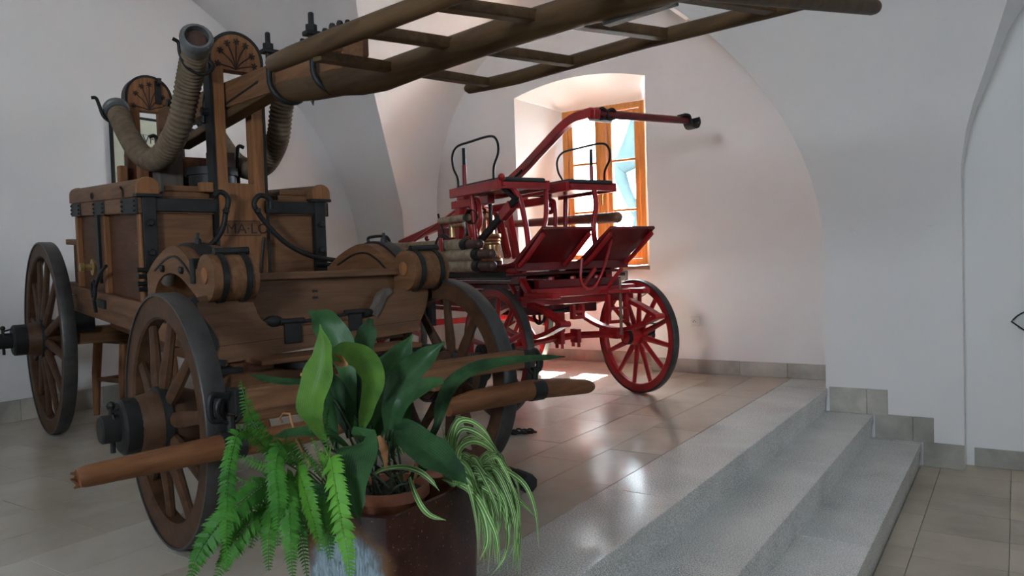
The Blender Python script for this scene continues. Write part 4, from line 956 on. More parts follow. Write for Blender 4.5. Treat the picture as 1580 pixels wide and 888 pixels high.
for ya, yb in ((-1.09, -.70), (-.555, -.17)):
    fb = MB().prism([(-.03, .985), (.10, .985), (.16, 1.03), (.42, 1.195), (.41, 1.212), (.14, 1.052), (.06, 1.0)], 1, ya, yb).build('footboard', 'redd', eng, 30, .004)
    for y in (ya + .015, yb - .015): MB().strip([(.11, .965), (.2, 1.02), (.40, 1.165)], .012, 1, y - .01, y + .01).build('board_iron', 'red', fb)
# struts and loops below the footboards
rp('strut', [RF.L(960, 413, 0, .25), RF.L(930, 452, 0, .12)], .014, 'red'); rp('strut', [RF.L(918, 414, 0, .1), RF.L(897, 446, 0, .1)], .018, 'red')
rp('step_loop', [RF.L(898, 398, 0, .22), RF.L(896, 430, 0, .22), RF.L(905, 444, 0, .22), RF.L(918, 441, 0, .22), RF.L(930, 418, 0, .25), RF.L(944, 368, 0, .33)], .010, 'red', None, 8, 5)
for ya, yb in ((-.42, -.235), (-.72, -.62)):
    b_ = MB(); z0, z1 = (.55, .755) if yb > -.5 else (.60, .70)
    b_.box((.16, ya, z0), (.20, ya + .025, z1)).box((.16, yb - .025, z0), (.20, yb, z1)).box((.16, ya + .025, z0), (.20, yb - .025, z0 + .022)).box((.16, ya + .025, (z0 + z1) / 2 - .008), (.20, yb - .025, (z0 + z1) / 2 + .008))
    b_.build('bracket_frame', 'red', eng, 0, .003)
rp('vertical_pin', [(.21, -.32, .47), (.21, -.32, .86)], .011, 'pole'); rp('draw_hook', [(.15, -.35, .765), (.25, -.24, .775), (.31, -.18, .785)], .012, 'red')
rb('hook_plate', (.10, -.45, .76), (.24, -.18, .785))
hw = MB().ring([(.062, -.008), (.078, -.008), (.078, .008), (.062, .008)], (-.12, -.78, .63), (0, 1, 0), 28).build('valve_wheel', 'iron', eng)
for a in range(4): MB().tube([(-.12, -.78, .63), (-.12 + .065 * math.cos(a * PI / 2 + .1), -.78, .63 + .065 * math.sin(a * PI / 2 + .1))], .009, 6).build('spoke', 'iron', hw)
rp('valve_stem', [(-.12, -.78, .63), (-.12, -.5, .65)], .012, 'iron')
st_ = rb('step_plate', (.02, .08, .505), (.13, .15, .52), 'cuff'); rp('step_arm', [(.05, .06, .43), (.06, .11, .44), (.07, .115, .505)], .012, 'iron', st_)
# ---- seats
for k, (ya, yb) in enumerate(((-1.15, -.757), (-.603, -.173))):
    se = rb('seat', (-.68, ya, 1.50), (.0, yb, 1.535), 'redd', None, .006)
    rb('seat_rail', (-.69, ya - .012, 1.48), (.012, ya + .02, 1.545), 'red', se); rb('seat_rail', (-.69, yb - .02, 1.48), (.012, yb + .012, 1.545), 'red', se); rb('seat_front', (-.01, ya + .02, 1.485), (.014, yb - .02, 1.53), 'red', se)
    MB().box((-.64, ya + .02, 1.535), (-.005, yb - .01, 1.565)).build('cushion', 'cushion', se, 0, .012)
    MB().bolt((.015, ya + .03, 1.51), (1, 0, 0), .014).build('bolt', 'red', se)
    yr = ya + .02 if k == 0 else yb - .02
    rp('seat_guard', [(-.60, yr, 1.545), (-.61, yr, 1.62), (-.67, yr, 1.70), (-.68, yr, 1.79), (-.60, yr, 1.845), (-.40, yr, 1.85), (-.12, yr, 1.845), (-.03, yr, 1.80), (-.02, yr, 1.72), (-.08, yr, 1.64), (-.09, yr, 1.545)], .0085, 'iron', se, 8, 6)
    px_ = -.50 if k == 0 else -.24
    po = rp('whip_post', [(px_, yr + .0, 1.545), (px_, yr, 1.70)], .016, 'red', se); rp('whip_socket', [(px_, yr, 1.69), (px_, yr, 1.82)], .013, 'iron', po)
MB().ball(RF.L(774, 273, 1, -1.13), .026, 12).build('corner_knob', 'red', eng)
fl_ = [(-.02, -1.02, 1.49), (.015, -.99, 1.40), (.02, -.95, 1.20), (.01, -.93, .985)]
rp('seat_leg', fl_, .019, 'red', None, 8, 5); rp('seat_leg', [(-.02, -.76, 1.49), (.0, -.78, 1.3), (.0, -.84, 1.1), (.0, -.87, .985)], .017, 'red', None, 8, 5)
rp('seat_leg', [(-.0, -.36, 1.49), (.02, -.36, 1.38), (.02, -.39, 1.22), (.0, -.34, .985)], .019, 'red', None, 8, 5); rp('seat_leg', [(-.5, -1.08, 1.49), (-.5, -1.06, 1.2), (-.5, -1.04, .925)], .019, 'red', None, 8, 4)
rp('seat_leg', [(-.5, -.25, 1.49), (-.5, -.26, 1.2), (-.5, -.25, .925)], .019, 'red', None, 8, 4)
def spiral(c, r0, turns, stem, rad, mat, plane=1):
    pts = []
    for k in range(int(turns * 14)):
        t = k / (turns * 14); a = 2 * PI * turns * (1 - t); q = r0 * (.25 + .75 * (t)); pts.append(Vector((c[0] + q * math.cos(a), c[1], c[2] + q * math.sin(a))))
    return rp('scroll_iron', pts + [Vector(s_) for s_ in stem], rad, mat, None, 8, 2)
spiral((-.42, -.45, 1.40), .06, 1.5, [(-.36, -.45, 1.32), (-.38, -.45, 1.2), (-.45, -.45, 1.12), (-.5, -.45, .98)], .016, 'red')
q = RF.L(733, 318, 1, -1.02); e1 = RF.L(741, 345, 1, -1.02); e2 = RF.L(729, 374, 1, -1.02)
spiral(tuple(q), .062, 1.5, [q + Vector((.075, 0, -.05)), e1, e2], .015, 'red')
# black V-strut at the near seat corner
rbeam('black_strut', RF.L(797, 307, 1, -1.02), RF.L(741, 371, 1, -1.02), .03, .05, 'iron'); rbeam('black_strut', RF.L(772, 285, 1, -1.02), RF.L(798, 308, 1, -1.02), .025, .035, 'iron')
rbeam('strut_socket', RF.L(775, 334, 1, -1.015), RF.L(790, 316, 1, -1.015), .05, .07, 'red')
# ---- pump frame, cylinders, copper air vessel
for r, f in ((-.86, -1.10), (-.34, -1.48)):
    rbeam('frame_post', (f - .06, r, .925), (f, r, 1.50), .05, .085); rb('frame_head', (f - .1, r - .03, 1.44), (-.6, r + .03, 1.50))
for a_, b_ in (((784, 397), (768, 330)), ((797, 398), (783, 322))): rbeam('frame_stay', RF.L(*a_, 1, -.52), RF.L(*b_, 1, -.52), .05, .05)
rbeam('frame_stay', RF.L(727, 366, 1, -.84), RF.L(716, 318, 1, -.84), .025, .03); rbeam('tie_bar', (-1.2, -.86, 1.47), (-1.5, -.34, 1.47), .05, .04)
cv = MB().lathe([(.10, 0), (.118, .01), (.118, .02), (.105, .03), (.105, .24), (.10, .28), (.085, .32), (.055, .345), (.02, .355), (0, .356)], (-1.18, -.62, 1.10), (0, 0, 1), 32).build('copper_air_vessel', 'copper', eng, 50)
MB().lathe([(.02, 0), (.02, .03), (.0, .045)], (-1.18, -.62, 1.45), (0, 0, 1), 12).build('vessel_knob', 'copper', cv)
for f, r in ((-1.0, -.64), (-1.40, -.64)):
    MB().lathe([(.075, 0), (.085, .0), (.085, .02), (.066, .03), (.066, .13), (.075, .14), (.072, .155), (.078, .165), (.072, .18), (.08, .19), (.08, .215), (.07, .22), (.06, .20), (0, .19)], (f, r, .925 + .085), (0, 0, 1), 28).build('brass_cylinder', 'brass', eng, 40)
    MB().lathe([(.09, 0), (.09, .085), (.08, .09), (0, .09)], (f, r, .925), (0, 0, 1), 20).build('cylinder_base', 'redd', eng, 40)
    rp('piston_rod', [(f, r, 1.2), (f, r, 1.56)], .015, 'iron')
rb('tank_panel', (-1.55, -.85, .925), (-1.42, -.35, 1.30), 'redd')
MB().tube([(-.62, -.30, .93), (-.62, -.30, 1.16)], .04, 12).build('side_cylinder', 'iron', eng); MB().ball((-.62, -.30, 1.17), .03, 10).build('cylinder_cap', 'iron', eng)
# ---- lever with its curved arm, stays and cross handle
lp = [(606, 381), (640, 366), (700, 338), (748, 309), (782, 283), (805, 263), (838, 228), (866, 198), (886, 183), (904, 177), (922, 176)]
lpts = smooth_path([RF.L(x, y, 1, -.6) for x, y in lp], 4)
lev2 = MB().strip([(p.x, p.z) for p in lpts], .032, 1, -.625, -.575).build('lever_beam', 'red', eng, 50, .005)
rp('lever_stay', [RF.L(775, 293, 1, -.66), RF.L(805, 262, 1, -.63)], .009, 'iron', lev2); rp('lever_stay', [RF.L(640, 371, 1, -.66), RF.L(712, 318, 1, -.66)], .012, 'red', lev2)
MB().ball(RF.L(659, 368, 1, -.64), .025, 10).build('stay_knob', 'redd', lev2); MB().tube([(-1.02, -.9, 1.56), (-1.02, -.3, 1.56)], .03, 14).build('pivot_shaft', 'iron', lev2)
rb('pivot_bearing', (-1.08, -.90, 1.50), (-.96, -.84, 1.60), 'red'); rb('pivot_bearing', (-1.08, -.36, 1.50), (-.96, -.30, 1.60), 'red')
hz = 1.957; ha, hb_ = Vector((.31, -.61, hz)), Vector((.31, .27, hz + .012))
cb_ = MB().tube([ha, ha.lerp(hb_, .5), hb_], [.030, .028, .026], 10).build('cross_handle', 'redd', lev2, 50)
MB().box((.28, -.64, hz - .032), (.345, -.57, hz + .032)).build('handle_block', 'red', cb_, 0, .004)
for r, sgn in ((-.535, 1), (-.455, -1), (.255, 1)):
    arc = [(.31 + .0, r, hz)] 
    MB().strip([(r + .036 * math.cos(t), hz + .0 + .036 * math.sin(t)) for t in [PI * .15 + PI * 1.6 * k / 16 for k in range(17)]], .006, 0, .275, .345).build('handle_clip', 'iron', cb_, 50) if r < 0 else None
MB().strip(smooth2([(.20, hz + .045), (.245, hz + .04), (.262, hz + .0), (.285, hz - .035), (.325, hz - .035), (.345, hz - .0), (.335, hz + .035)], 4), .008, 0, .27, .35).build('handle_clip', 'iron', cb_, 50)
rp('handle_plate', [(.31, -.62, hz - .04), (.31, -.44, hz - .045)], .010, 'white', cb_)
# ---- hose rack on the near side: red strap, black hook, nozzle on its stand
rp('hose_strap', [RF.L(680, 367, 1, -1.28), RF.L(680, 390, 1, -1.28), RF.L(681, 408, 1, -1.28), RF.L(688, 416, 1, -1.26)], .014, 'red', None, 6, 4)
rp('hose_hook', [RF.L(672, 413, 1, -1.27), RF.L(671, 385, 1, -1.27), RF.L(676, 367, 1, -1.25), RF.L(686, 362, 1, -1.2), RF.L(693, 366, 1, -1.15)], .008, 'iron', None, 6, 4)
rp('nozzle_stand', [RF.L(676, 330, 1, -1.1), RF.L(678, 339, 1, -1.1), RF.L(683, 352, 1, -1.1), RF.L(686, 370, 1, -1.1)], .008, 'iron', None, 6, 4); rp('nozzle_stand', [RF.L(713, 338, 1, -1.1), RF.L(718, 356, 1, -1.1), RF.L(716, 366, 1, -1.1)], .007, 'cuff', None, 6, 4)
rp('brass_tap', [RF.L(694, 350, 1, -1.0), RF.L(715, 346, 1, -1.0)], .014, 'brass'); rp('brass_tap', [RF.L(697, 346, 1, -1.0), RF.L(698, 366, 1, -1.0)], .022, 'brass')
MB().box((-1.9, -1.19, 0.925), (-1.86, -1.13, .97)).build('rack_foot', 'redd', eng, 0)
# hoses and nozzle carried on the engine: things of their own
for k, (px, lab) in enumerate((([(560, 384), (640, 381), (719, 377)], 'uppermost of three tan ribbed hose lengths strapped to the red engine'), ([(575, 398), (660, 396), (737, 392)], 'middle one of three tan ribbed hose lengths strapped to the red engine'), ([(575, 411), (660, 411.5), (738, 410)], 'lowest of three tan ribbed hose lengths strapped to the red engine'))):
    rr = -1.20; P_ = [to_w(RF, RF.L(x, y, 1, rr)) for x, y in px]
    d = (P_[-1] - P_[0]).normalized()
    ho = hose('hose_length', P_, .0385, 'hose_red', .02, .03, pitch=.026, n=14, rib=1.7, cuffm='iron', openend=False); tag(ho, lab, 'hose', 'ribbed hose lengths on the red engine')
    pe = P_[-1] + d * .05; MB().tube([pe, pe + d * .12], [.033, .03], 12).ball(pe + d * .14, .034, 12).build('end_plug', 'leather', ho, 60)
q0, q1 = RF.L(680, 341, 1, -1.1), RF.L(722, 335, 1, -1.1)
nz = hose('spray_nozzle', [to_w(RF, q0), to_w(RF, q0.lerp(q1, .5)), to_w(RF, q1)], .026, 'hose_red', pitch=.04); tag(nz, 'short tan wrapped branch pipe with black funnel mouth on its stand', 'nozzle')
dw = (to_w(RF, q1) - to_w(RF, q0)).normalized(); MB().lathe([(.028, -.03), (.034, .0), (.05, .05), (.054, .05), (.05, .045), (.03, .0), (0, -.005)], to_w(RF, q1), dw, 18).build('funnel', 'iron', nz, 50)
q0, q1 = RF.L(762, 347, 1, -.18), RF.L(952, 335, 1, -.1)
cp = MB().tube([to_w(RF, q0), to_w(RF, q0.lerp(q1, .5)), to_w(RF, q1)], [.03, .035, .042], 14).ball(to_w(RF, q1), .043, 12).build('branch_pipe', 'pole', None, 60); tag(cp, 'long brown pipe lying along the far side of the red engine under the seats', 'pipe')
nb = rb('tool_board', (-1.35, -1.16, .52), (-1.05, -1.13, .86), 'navy'); rb('board_edge', (-1.36, -1.165, .855), (-1.04, -1.125, .87), 'cuff', nb)
# ================================================================== PLANTER AND PLANTS
A_, D_, B_ = on(605, 800, 2, .4), on(463, 792, 2, .4), on(742, 738, 2, .4)
E_, G_ = Vector((-1.43, 1.80, .4)), Vector((-1.60, 1.58, .4))
A0 = Vector((A_.x, A_.y, 0)); ptr = empty('ceramic_planter', A0); tag(ptr, 'angular brown glazed ceramic planter with silvery patch, holding three plants', 'planter')
quad = [p - A0 for p in (A_, B_, E_, G_, D_)]; quad = [Vector((p.x, p.y, 0)) for p in quad]; cen = sum(quad, Vector()) / 5
def rounded(q, r):
    out = []
    for i in range(5):
        a, b, c = q[i - 1], q[i], q[(i + 1) % 5]; d0, d1 = (a - b).normalized(), (c - b).normalized()
        out += [b + d0 * r, b + (d0 + d1) * r * .35, b + d1 * r]
    return out
def loop(s_, z, r): 
    q = [cen + (p - cen) * s_ for p in quad]; return [p + Vector((0, 0, z)) for p in rounded(q, r)]
m_ = MB(); lo = [loop(.90, 0, .02), loop(.985, .34, .02), loop(1.0, .385, .018), loop(1.0, .40, .016), loop(.94, .402, .014), loop(.90, .39, .014), loop(.87, .28, .014)]; n = 15
for l in lo: m_.v += l
for i in range(len(lo) - 1):
    for j in range(n): m_.f.append((i * n + j, i * n + (j + 1) % n, (i + 1) * n + (j + 1) % n, (i + 1) * n + j))
m_.f += [tuple(range(n)), tuple(range((len(lo) - 1) * n, len(lo) * n))]
m_.build('planter_body', 'glaze', ptr, 30)
so_ = MB().prism([(p.x, p.y) for p in loop(.885, 0, .014)], 2, .30, .335).build('soil', 'soil', ptr, 0)

def leaf_mesh(pts, widths, hint, cup=.15, nu=6, wave=0, n=4, twist=0):
    p = smooth_path(pts, n); k = len(p); v_, uv = [], []
    def wat(t):
        x = t * (len(widths) - 1); i = min(int(x), len(widths) - 2); f = x - i; f = f * f * (3 - 2 * f); return widths[i] * (1 - f) + widths[i + 1] * f
    for i in range(k):
        T = (p[min(i + 1, k - 1)] - p[max(i - 1, 0)]).normalized(); h = Vector(hint); N_ = (h - T * h.dot(T))
        N_ = N_.normalized() if N_.length > 1e-5 else T.orthogonal().normalized()
        t = i / (k - 1); N_ = Quaternion(T, twist * (t - .5)) @ N_
        S = T.cross(N_); w_ = wat(t)
        for j in range(nu + 1):
            u = j / nu * 2 - 1; v_.append(p[i] + S * u * w_ / 2 - N_ * (cup * w_ * (1 - abs(u)) - wave * w_ * math.sin(t * 17 + u * 2) * abs(u))); uv.append((j / nu, t))
    f_ = [(i * (nu + 1) + j, i * (nu + 1) + j + 1, (i + 1) * (nu + 1) + j + 1, (i + 1) * (nu + 1) + j) for i in range(k - 1) for j in range(nu)]
    return v_, f_, uv
def leaf(name, pts, widths, hint, mat, parent, **k):
    v_, f_, uv = leaf_mesh(pts, widths, hint, **k); m_ = MB(); m_.v = v_; m_.f = f_; m_.uv = uv
    me = bpy.data.meshes.new(name); me.from_pydata([tuple(q) for q in v_], [], f_); ul = me.uv_layers.new(name='UVMap')
    for lp_ in me.loops: ul.data[lp_.index].uv = uv[lp_.vertex_index]
    me.shade_smooth(); me.materials.append(M[mat]); o = bpy.data.objects.new(name, me); COL.objects.link(o); o.parent = parent; return o
PXM = 1 / FPX
TOCAM = -FW
# ---- aspidistra
soilz = .335
def P3(x, y, d): return at_depth(x, y, d)
abase = Vector((-1.385, 1.46, 0))
asp = empty('aspidistra', (abase.x, abase.y, soilz)); tag(asp, 'aspidistra with broad dark green leaves in the middle of the planter', 'plant')
ab = Vector(asp.location)
pr_ = [(.0, 0), (.088, 0), (.105, .10), (.116, .105), (.116, .135), (.104, .135), (.095, .11), (0, .108)]
MB().lathe([(r * .95, h * .9 - .03) for r, h in pr_], (0, 0, 0), (0, 0, 1), 24).build('terracotta_pot', 'terracotta', asp, 35)
MB().lathe([(0, .07), (.09, .072)], (0, 0, 0), (0, 0, 1), 20).build('pot_soil', 'soil', asp)
ASP = [  # path tip->base as (px,py,depth), widths in px tip->base, material, hint tweak, cup
 ([(476, 479, 2.02), (500, 497, 2.03), (522, 530, 2.02), (536, 575, 2.0), (546, 640, 1.97)], (4, 44, 50, 26, 10), 'asp', (.2, 0, 0), .12),
 ([(494, 500, 1.78), (498, 540, 1.77), (489, 580, 1.76), (478, 622, 1.76), (486, 655, 1.78), (505, 690, 1.85)], (2, 32, 50, 48, 26, 8), 'asp_l', (-.2, 0, .2), .18),
 ([(512, 547, 1.80), (535, 544, 1.82), (562, 556, 1.86), (576, 585, 1.88), (566, 630, 1.9), (556, 670, 1.93)], (20, 34, 44, 36, 24, 8), 'asp_l', (.4, 0, .5), .2),
 ([(572, 491, 2.1), (566, 515, 2.08), (557, 548, 2.05), (550, 590, 2.02), (556, 660, 1.98)], (10, 32, 34, 22, 8), 'asp', (.3, .2, 0), .15),
 ([(637, 515, 2.05), (618, 546, 2.04), (594, 578, 2.0), (577, 618, 1.97), (570, 672, 1.95)], (3, 36, 50, 38, 8), 'asp', (.3, 0, .3), .2),
 ([(686, 527, 1.98), (655, 552, 1.97), (622, 584, 1.95), (606, 625, 1.93), (598, 680, 1.94)], (3, 34, 46, 34, 8), 'asp', (.2, 0, .4), .2),
 ([(684, 586, 1.90), (662, 592, 1.9), (635, 606, 1.9), (615, 632, 1.9), (606, 672, 1.92)], (12, 30, 34, 26, 8), 'asp', (-.1, 0, 1.2), .1),
 ([(872, 550, 2.2), (835, 551, 2.16), (785, 556, 2.12), (735, 566, 2.08), (700, 588, 2.04), (682, 622, 2.02), (672, 660, 2.0), (640, 720, 1.97)], (2, 12, 16, 22, 26, 22, 12, 5), 'asp', (0, 0, .9), .2),
 ([(722, 747, 1.72), (700, 724, 1.74), (668, 698, 1.78), (638, 676, 1.83), (618, 655, 1.88), (612, 680, 1.93)], (2, 32, 54, 52, 30, 8), 'asp', (.2, 0, .8), .2),
 ([(556, 806, 1.68), (548, 770, 1.69), (545, 730, 1.71), (552, 695, 1.74), (560, 676, 1.80), (572, 690, 1.88)], (2, 32, 56, 62, 50, 10), 'asp', (-.1, 0, .1), .08),
 ([(385, 577, 1.85), (410, 584, 1.86), (440, 588, 1.87), (478, 592, 1.9), (520, 622, 1.93)], (3, 14, 15, 14, 6), 'asp', (0, 0, 1.3), .15),
 ([(420, 674, 1.80), (445, 668, 1.81), (480, 664, 1.83), (515, 672, 1.87), (548, 700, 1.92)], (3, 18, 22, 18, 6), 'asp', (0, 0, 1.2), .15),
 ([(508, 570, 1.93), (520, 600, 1.93), (530, 632, 1.93), (540, 675, 1.94)], (6, 28, 34, 10), 'asp', (.3, 0, 0), .2),
 ([(498, 575, 1.86), (505, 612, 1.87), (510, 650, 1.88), (520, 695, 1.9)], (5, 16, 22, 8), 'asp', (.6, 0, .2), .2),
 ([(480, 745, 1.80), (492, 760, 1.80), (508, 772, 1.81), (520, 760, 1.85)], (8, 36, 42, 10), 'asp', (0, 0, .2), .1),
 ([(600, 600, 2.03), (592, 625, 2.02), (585, 655, 2.0), (582, 690, 1.97)], (4, 24, 28, 8), 'asp', (-.3, 0, .3), .2),
 ([(632, 610, 2.0), (622, 640, 1.99), (612, 660, 1.98), (604, 700, 1.96)], (4, 26, 26, 8), 'asp', (.5, 0, .2), .2),
 ([(560, 600, 2.05), (556, 630, 2.03), (558, 660, 2.0), (568, 700, 1.97)], (4, 22, 24, 8), 'asp', (.4, 0, 0), .2),
 ([(690, 690, 1.98), (672, 700, 1.97), (650, 720, 1.96), (628, 745, 1.95)], (3, 16, 20, 7), 'asp', (.2, 0, .8), .2),
]
for i, (pth, wd, mt, hv, cup) in enumerate(ASP):
    d_ = sum(p[2] for p in pth) / len(pth); pts = [P3(*p) - ab for p in pth]
    ang = i * 2.4; foot = Vector((.045 * math.cos(ang), .045 * math.sin(ang), .07))
    last = pts[-1]; mid = last.lerp(foot, .5) + Vector((0, 0, .01))
    W_ = [x * d_ * PXM for x in wd]
    lf = leaf('leaf', pts, W_, TOCAM + Vector(hv), mt, asp, cup=cup, wave=.05, twist=RND.uniform(-.3, .3), n=6)
    MB().tube(smooth_path([pts[-2].lerp(last, .7), last, mid, foot], 4), .0032, 6).build('leaf_stalk', 'stem', asp)
for pth, wd in (([(512, 548, 1.81), (524, 557, 1.80), (536, 563, 1.8)], (8, 18, 6)), ([(463, 577, 1.86), (478, 578, 1.86), (490, 572, 1.86)], (4, 14, 8)), ([(584, 672, 1.93), (592, 690, 1.93), (596, 725, 1.94)], (6, 14, 4)), ([(640, 700, 1.95), (643, 725, 1.95), (636, 752, 1.95)], (3, 6, 3))):
    leaf('dried_leaf', [P3(*p) - ab for p in pth], [x * 1.85 * PXM for x in wd], TOCAM, 'dry', asp, cup=.3, n=4)
# ---- fern
fbp = Vector((-1.478, 1.345, 0)); fern = empty('fern', (fbp.x, fbp.y, soilz)); tag(fern, 'bright green sword fern spilling over the left side of the planter', 'plant'); fb_ = Vector(fern.location)
MB().lathe([(.0, -.02), (.04, -.02), (.052, .06), (.058, .065), (.058, .085), (.05, .085), (.045, .07), (0, .068)], (0.0, .0, 0), (0, 0, 1), 20).build('plant_pot', 'terracotta', fern, 35)
def frond(pth, lw, mat='fern', hint=(0, 0, 0), name='frond', step=.0074, droop=.25, taper=True, base=True):
    pts = [P3(*p) - fb_ for p in pth]
    if base: pts = pts + [pts[-1].lerp(Vector((RND.uniform(-.02, .02), RND.uniform(-.02, .02), .07)), .55) + Vector((0, 0, .015)), Vector((RND.uniform(-.02, .02), RND.uniform(-.02, .02), .07))]
    p = smooth_path(pts, 10); L_ = [0]
    for a, b in zip(p, p[1:]): L_.append(L_[-1] + (b - a).length)
    tot = L_[-1]; vis = L_[-21] if base else tot
    m_ = MB(); m_.tube(p[::2] if len(p) % 2 else p[::2] + [p[-1]], [.0009 + .0011 * i / (len(p) / 2) for i in range(len(p[::2] if len(p) % 2 else p[::2] + [p[-1]]))], 5)
    uv = [(.5, .5)] * len(m_.v); s_ = .004; j = 0
    while s_ < vis * 1.02:
        while j < len(L_) - 2 and L_[j + 1] < s_: j += 1
        q = p[j].lerp(p[j + 1], (s_ - L_[j]) / max(1e-9, L_[j + 1] - L_[j])); T = (p[j] - p[j + 1]).normalized()
        h = TOCAM + Vector(hint); N_ = (h - T * h.dot(T)).normalized(); S = T.cross(N_); t = s_ / vis
        ln = lw * (min(1, .25 + 2.2 * t) if taper else 1) * (1 - .35 * max(0, t - .75) / .25) * RND.uniform(.88, 1.1)
        for sg in (-1, 1):
            d = (S * sg * .94 + T * .30 + N_ * RND.uniform(-.25, .2) - Vector((0, 0, droop)) * RND.uniform(.6, 1.2)).normalized()
            n2 = (N_ - d * N_.dot(d)).normalized(); w2 = d.cross(n2) * min(.0046, ln * .17)
            o = len(m_.v); a = q + d * .001
            m_.v += [a, a + d * ln * .12 + w2, a + d * ln * .12 - w2, a + d * ln * .6 + w2 * .85 - n2 * .001, a + d * ln * .6 - w2 * .85 - n2 * .001, a + d * ln - n2 * .003 - Vector((0, 0, ln * .1))]
            uv += [(.5, 0), (.1, .2), (.9, .2), (.1, .7), (.9, .7), (.5, 1)]
            m_.f += [(o, o + 2, o + 1), (o + 1, o + 2, o + 4, o + 3), (o + 3, o + 4, o + 5)]
        s_ += step * RND.uniform(.9, 1.1)
    me = bpy.data.meshes.new(name); me.from_pydata([tuple(x) for x in m_.v], [], m_.f); ul = me.uv_layers.new(name='UVMap')
    for lp_ in me.loops: ul.data[lp_.index].uv = uv[lp_.vertex_index]
    me.materials.append(M[mat]); o = bpy.data.objects.new(name, me); COL.objects.link(o); o.parent = fern; return o
frond([(372, 587, 1.72), (377, 612, 1.72), (386, 640, 1.73), (402, 668, 1.75), (424, 692, 1.78), (452, 712, 1.8)], .020, hint=(.8, 0, 0))
frond([(350, 882, 1.58), (349, 830, 1.58), (350, 775, 1.59), (352, 730, 1.61), (358, 695, 1.64), (366, 670, 1.66), (385, 668, 1.70), (420, 700, 1.75)], .022, hint=(.7, 0, 0))
frond([(428, 842, 1.60), (430, 800, 1.60), (429, 760, 1.61), (425, 725, 1.63), (428, 700, 1.66), (440, 685, 1.70), (462, 715, 1.77)], .026, hint=(.5, 0, 0))
frond([(294, 892, 1.62), (303, 862, 1.62), (322, 828, 1.63), (352, 793, 1.65), (382, 765, 1.68), (415, 742, 1.72), (450, 738, 1.78)], .038, hint=(0, 0, .3))
frond([(334, 890, 1.66), (350, 855, 1.66), (372, 820, 1.68), (398, 796, 1.70), (425, 778, 1.74), (455, 764, 1.79)], .034, hint=(0, 0, .3))
frond([(494, 850, 1.60), (484, 806, 1.61), (474, 770, 1.63), (464, 738, 1.66), (460, 716, 1.70), (468, 722, 1.76)], .028, 'fern_y', hint=(-.3, 0, 0))
frond([(452, 895, 1.58), (449, 850, 1.58), (447, 805, 1.60), (445, 765, 1.63), (448, 738, 1.67), (462, 738, 1.76)], .026, hint=(.4, 0, 0))
frond([(474, 890, 1.60), (468, 850, 1.61), (461, 815, 1.62), (455, 780, 1.65), (457, 752, 1.70), (470, 755, 1.78)], .022, hint=(.5, 0, 0))
frond([(541, 900, 1.62), (537, 860, 1.62), (528, 810, 1.63), (520, 765, 1.65), (513, 725, 1.68), (508, 704, 1.72), (500, 725, 1.78)], .032, 'fern_y', hint=(-.2, 0, 0))
frond([(510, 862, 1.64), (506, 830, 1.64), (500, 800, 1.66), (494, 775, 1.7), (492, 765, 1.76)], .026, hint=(.3, 0, 0))
frond([(508, 626, 1.80), (505, 645, 1.80), (503, 668, 1.80), (506, 698, 1.80), (502, 730, 1.81)], .010, hint=(.6, 0, 0), step=.008)
frond([(477, 660, 1.83), (485, 684, 1.83), (495, 706, 1.83), (500, 730, 1.83)], .008, hint=(.3, 0, 0)); frond([(458, 668, 1.84), (466, 688, 1.84), (478, 706, 1.84), (490, 730, 1.83)], .008, hint=(.3, 0, 0))
frond([(438, 688, 1.82), (455, 698, 1.82), (474, 707, 1.82), (494, 730, 1.82)], .012, hint=(.0, 0, .6)); frond([(364, 700, 1.76), (382, 708, 1.76), (402, 717, 1.77), (425, 726, 1.78), (455, 740, 1.8)], .015, hint=(0, 0, .8))
frond([(360, 733, 1.72), (376, 741, 1.72), (398, 745, 1.73), (425, 742, 1.75), (452, 745, 1.79)], .012, hint=(0, 0, .9))
frond([(386, 845, 1.70), (396, 815, 1.70), (412, 785, 1.72), (432, 765, 1.75), (455, 760, 1.79)], .022, hint=(.2, 0, .2)); frond([(415, 880, 1.66), (414, 845, 1.66), (418, 800, 1.68), (430, 765, 1.72), (456, 752, 1.78)], .024, hint=(.6, 0, .2))
frond([(640, 690, 1.99), (622, 693, 1.98), (604, 702, 1.97), (590, 720, 1.96)], .012, base=False, hint=(0, 0, .6))
MB().tube([P3(*p) - fb_ for p in [(436, 652, 1.83), (432, 645, 1.83), (437, 637, 1.83), (447, 638, 1.83), (450, 650, 1.83), (458, 680, 1.83), (480, 720, 1.83)]], .0028, 6).build('dead_curl', 'dry', fern)
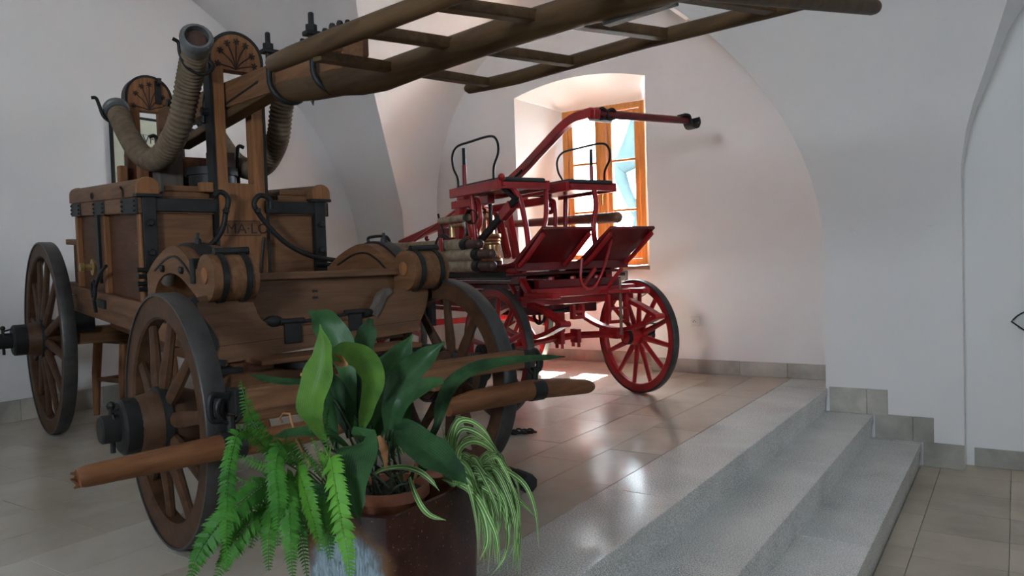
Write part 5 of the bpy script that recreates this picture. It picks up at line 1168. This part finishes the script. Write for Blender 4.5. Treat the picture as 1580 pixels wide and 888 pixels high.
# ---- spider plant
sbp = Vector((-1.355, 1.645, 0)); spi = empty('spider_plant', (sbp.x, sbp.y, soilz)); tag(spi, 'spider plant with thin striped leaves drooping over the right side of the planter', 'plant'); sb_ = Vector(spi.location)
MB().lathe([(.0, -.02), (.055, -.02), (.068, .06), (.075, .062), (.075, .082), (.064, .082), (.06, .07), (0, .068)], (-.02, .0, 0), (0, 0, 1), 20).build('plant_pot', 'terracotta', spi, 35)
SP = [[(831, 845, 1.92), (826, 790, 1.92), (810, 748, 1.93), (778, 724, 1.94), (745, 716, 1.95), (712, 728, 1.97)],
      [(829, 800, 1.95), (805, 775, 1.95), (780, 757, 1.95), (757, 744, 1.96), (730, 735, 1.97)],
      [(740, 864, 1.86), (752, 835, 1.86), (748, 800, 1.87), (735, 770, 1.9), (718, 752, 1.94)],
      [(768, 870, 1.84), (766, 830, 1.84), (752, 795, 1.86), (735, 765, 1.9), (715, 750, 1.95)],
      [(779, 825, 1.88), (781, 785, 1.88), (768, 755, 1.9), (745, 738, 1.93), (720, 742, 1.96)],
      [(785, 860, 1.92), (795, 830, 1.92), (790, 800, 1.92), (775, 765, 1.93), (750, 740, 1.95), (722, 738, 1.97)],
      [(757, 888, 1.88), (775, 865, 1.88), (784, 835, 1.88), (782, 800, 1.89), (768, 770, 1.91), (740, 750, 1.94)],
      [(688, 802, 1.83), (665, 795, 1.82), (650, 780, 1.83), (638, 755, 1.88), (632, 735, 1.93)],
      [(678, 757, 1.88), (664, 740, 1.88), (645, 726, 1.9), (620, 720, 1.92), (590, 724, 1.94), (572, 735, 1.95)],
      [(748, 722, 2.0), (735, 712, 2.0), (720, 722, 2.0), (705, 745, 1.99)],
      [(765, 690, 2.06), (745, 662, 2.05), (722, 648, 2.04), (705, 655, 2.03), (698, 690, 2.02), (700, 740, 2.0)],
      [(778, 720, 2.06), (762, 690, 2.05), (738, 668, 2.04), (712, 662, 2.03), (700, 690, 2.02), (703, 740, 2.0)],
      [(790, 750, 2.05), (775, 715, 2.05), (755, 690, 2.04), (730, 680, 2.03), (708, 695, 2.02), (705, 740, 2.0)],
      [(745, 680, 2.08), (728, 672, 2.07), (712, 680, 2.05), (704, 710, 2.03), (702, 745, 2.0)],
      [(682, 658, 2.02), (690, 690, 2.01), (697, 720, 2.0), (702, 748, 1.99)],
      [(735, 655, 2.1), (715, 645, 2.08), (703, 650, 2.06), (692, 680, 2.03), (696, 735, 2.0)]]
for k in range(46):
    a = RND.uniform(0, 1); ex = 735 + 70 * RND.random() ** .8; ey = RND.uniform(775, 893); top = RND.uniform(690, 742); dp = RND.uniform(1.86, 2.08)
    SP.append([(ex, ey, dp), (ex - 2 + RND.uniform(-4, 6), ey - (ey - top) * .45, dp), (ex - 18 - RND.uniform(0, 10), top + 18, dp + .01), (ex - 38 - RND.uniform(0, 8), top + RND.uniform(0, 8), (dp + 1.97) / 2), (712 + RND.uniform(-8, 8), 738 + RND.uniform(-6, 8), 1.98)])
for i, pth in enumerate(SP):
    pts = [P3(*p) - sb_ for p in pth]; pts.append(pts[-1].lerp(Vector((RND.uniform(-.02, .02), RND.uniform(-.02, .02), .07)), .8))
    if i in (7, 8): pts = pts[:-1]
    wpx = RND.uniform(7, 9.5) if i < 16 else RND.uniform(5, 8.5); w_ = wpx * 1.93 * PXM
    leaf('leaf', pts, [w_ * .1, w_ * .75, w_, w_, w_ * .9, w_ * .6], TOCAM + Vector((RND.uniform(-.8, .8), 0, RND.uniform(.1, 1.0))), 'spider', spi, cup=.25, nu=4, n=5)
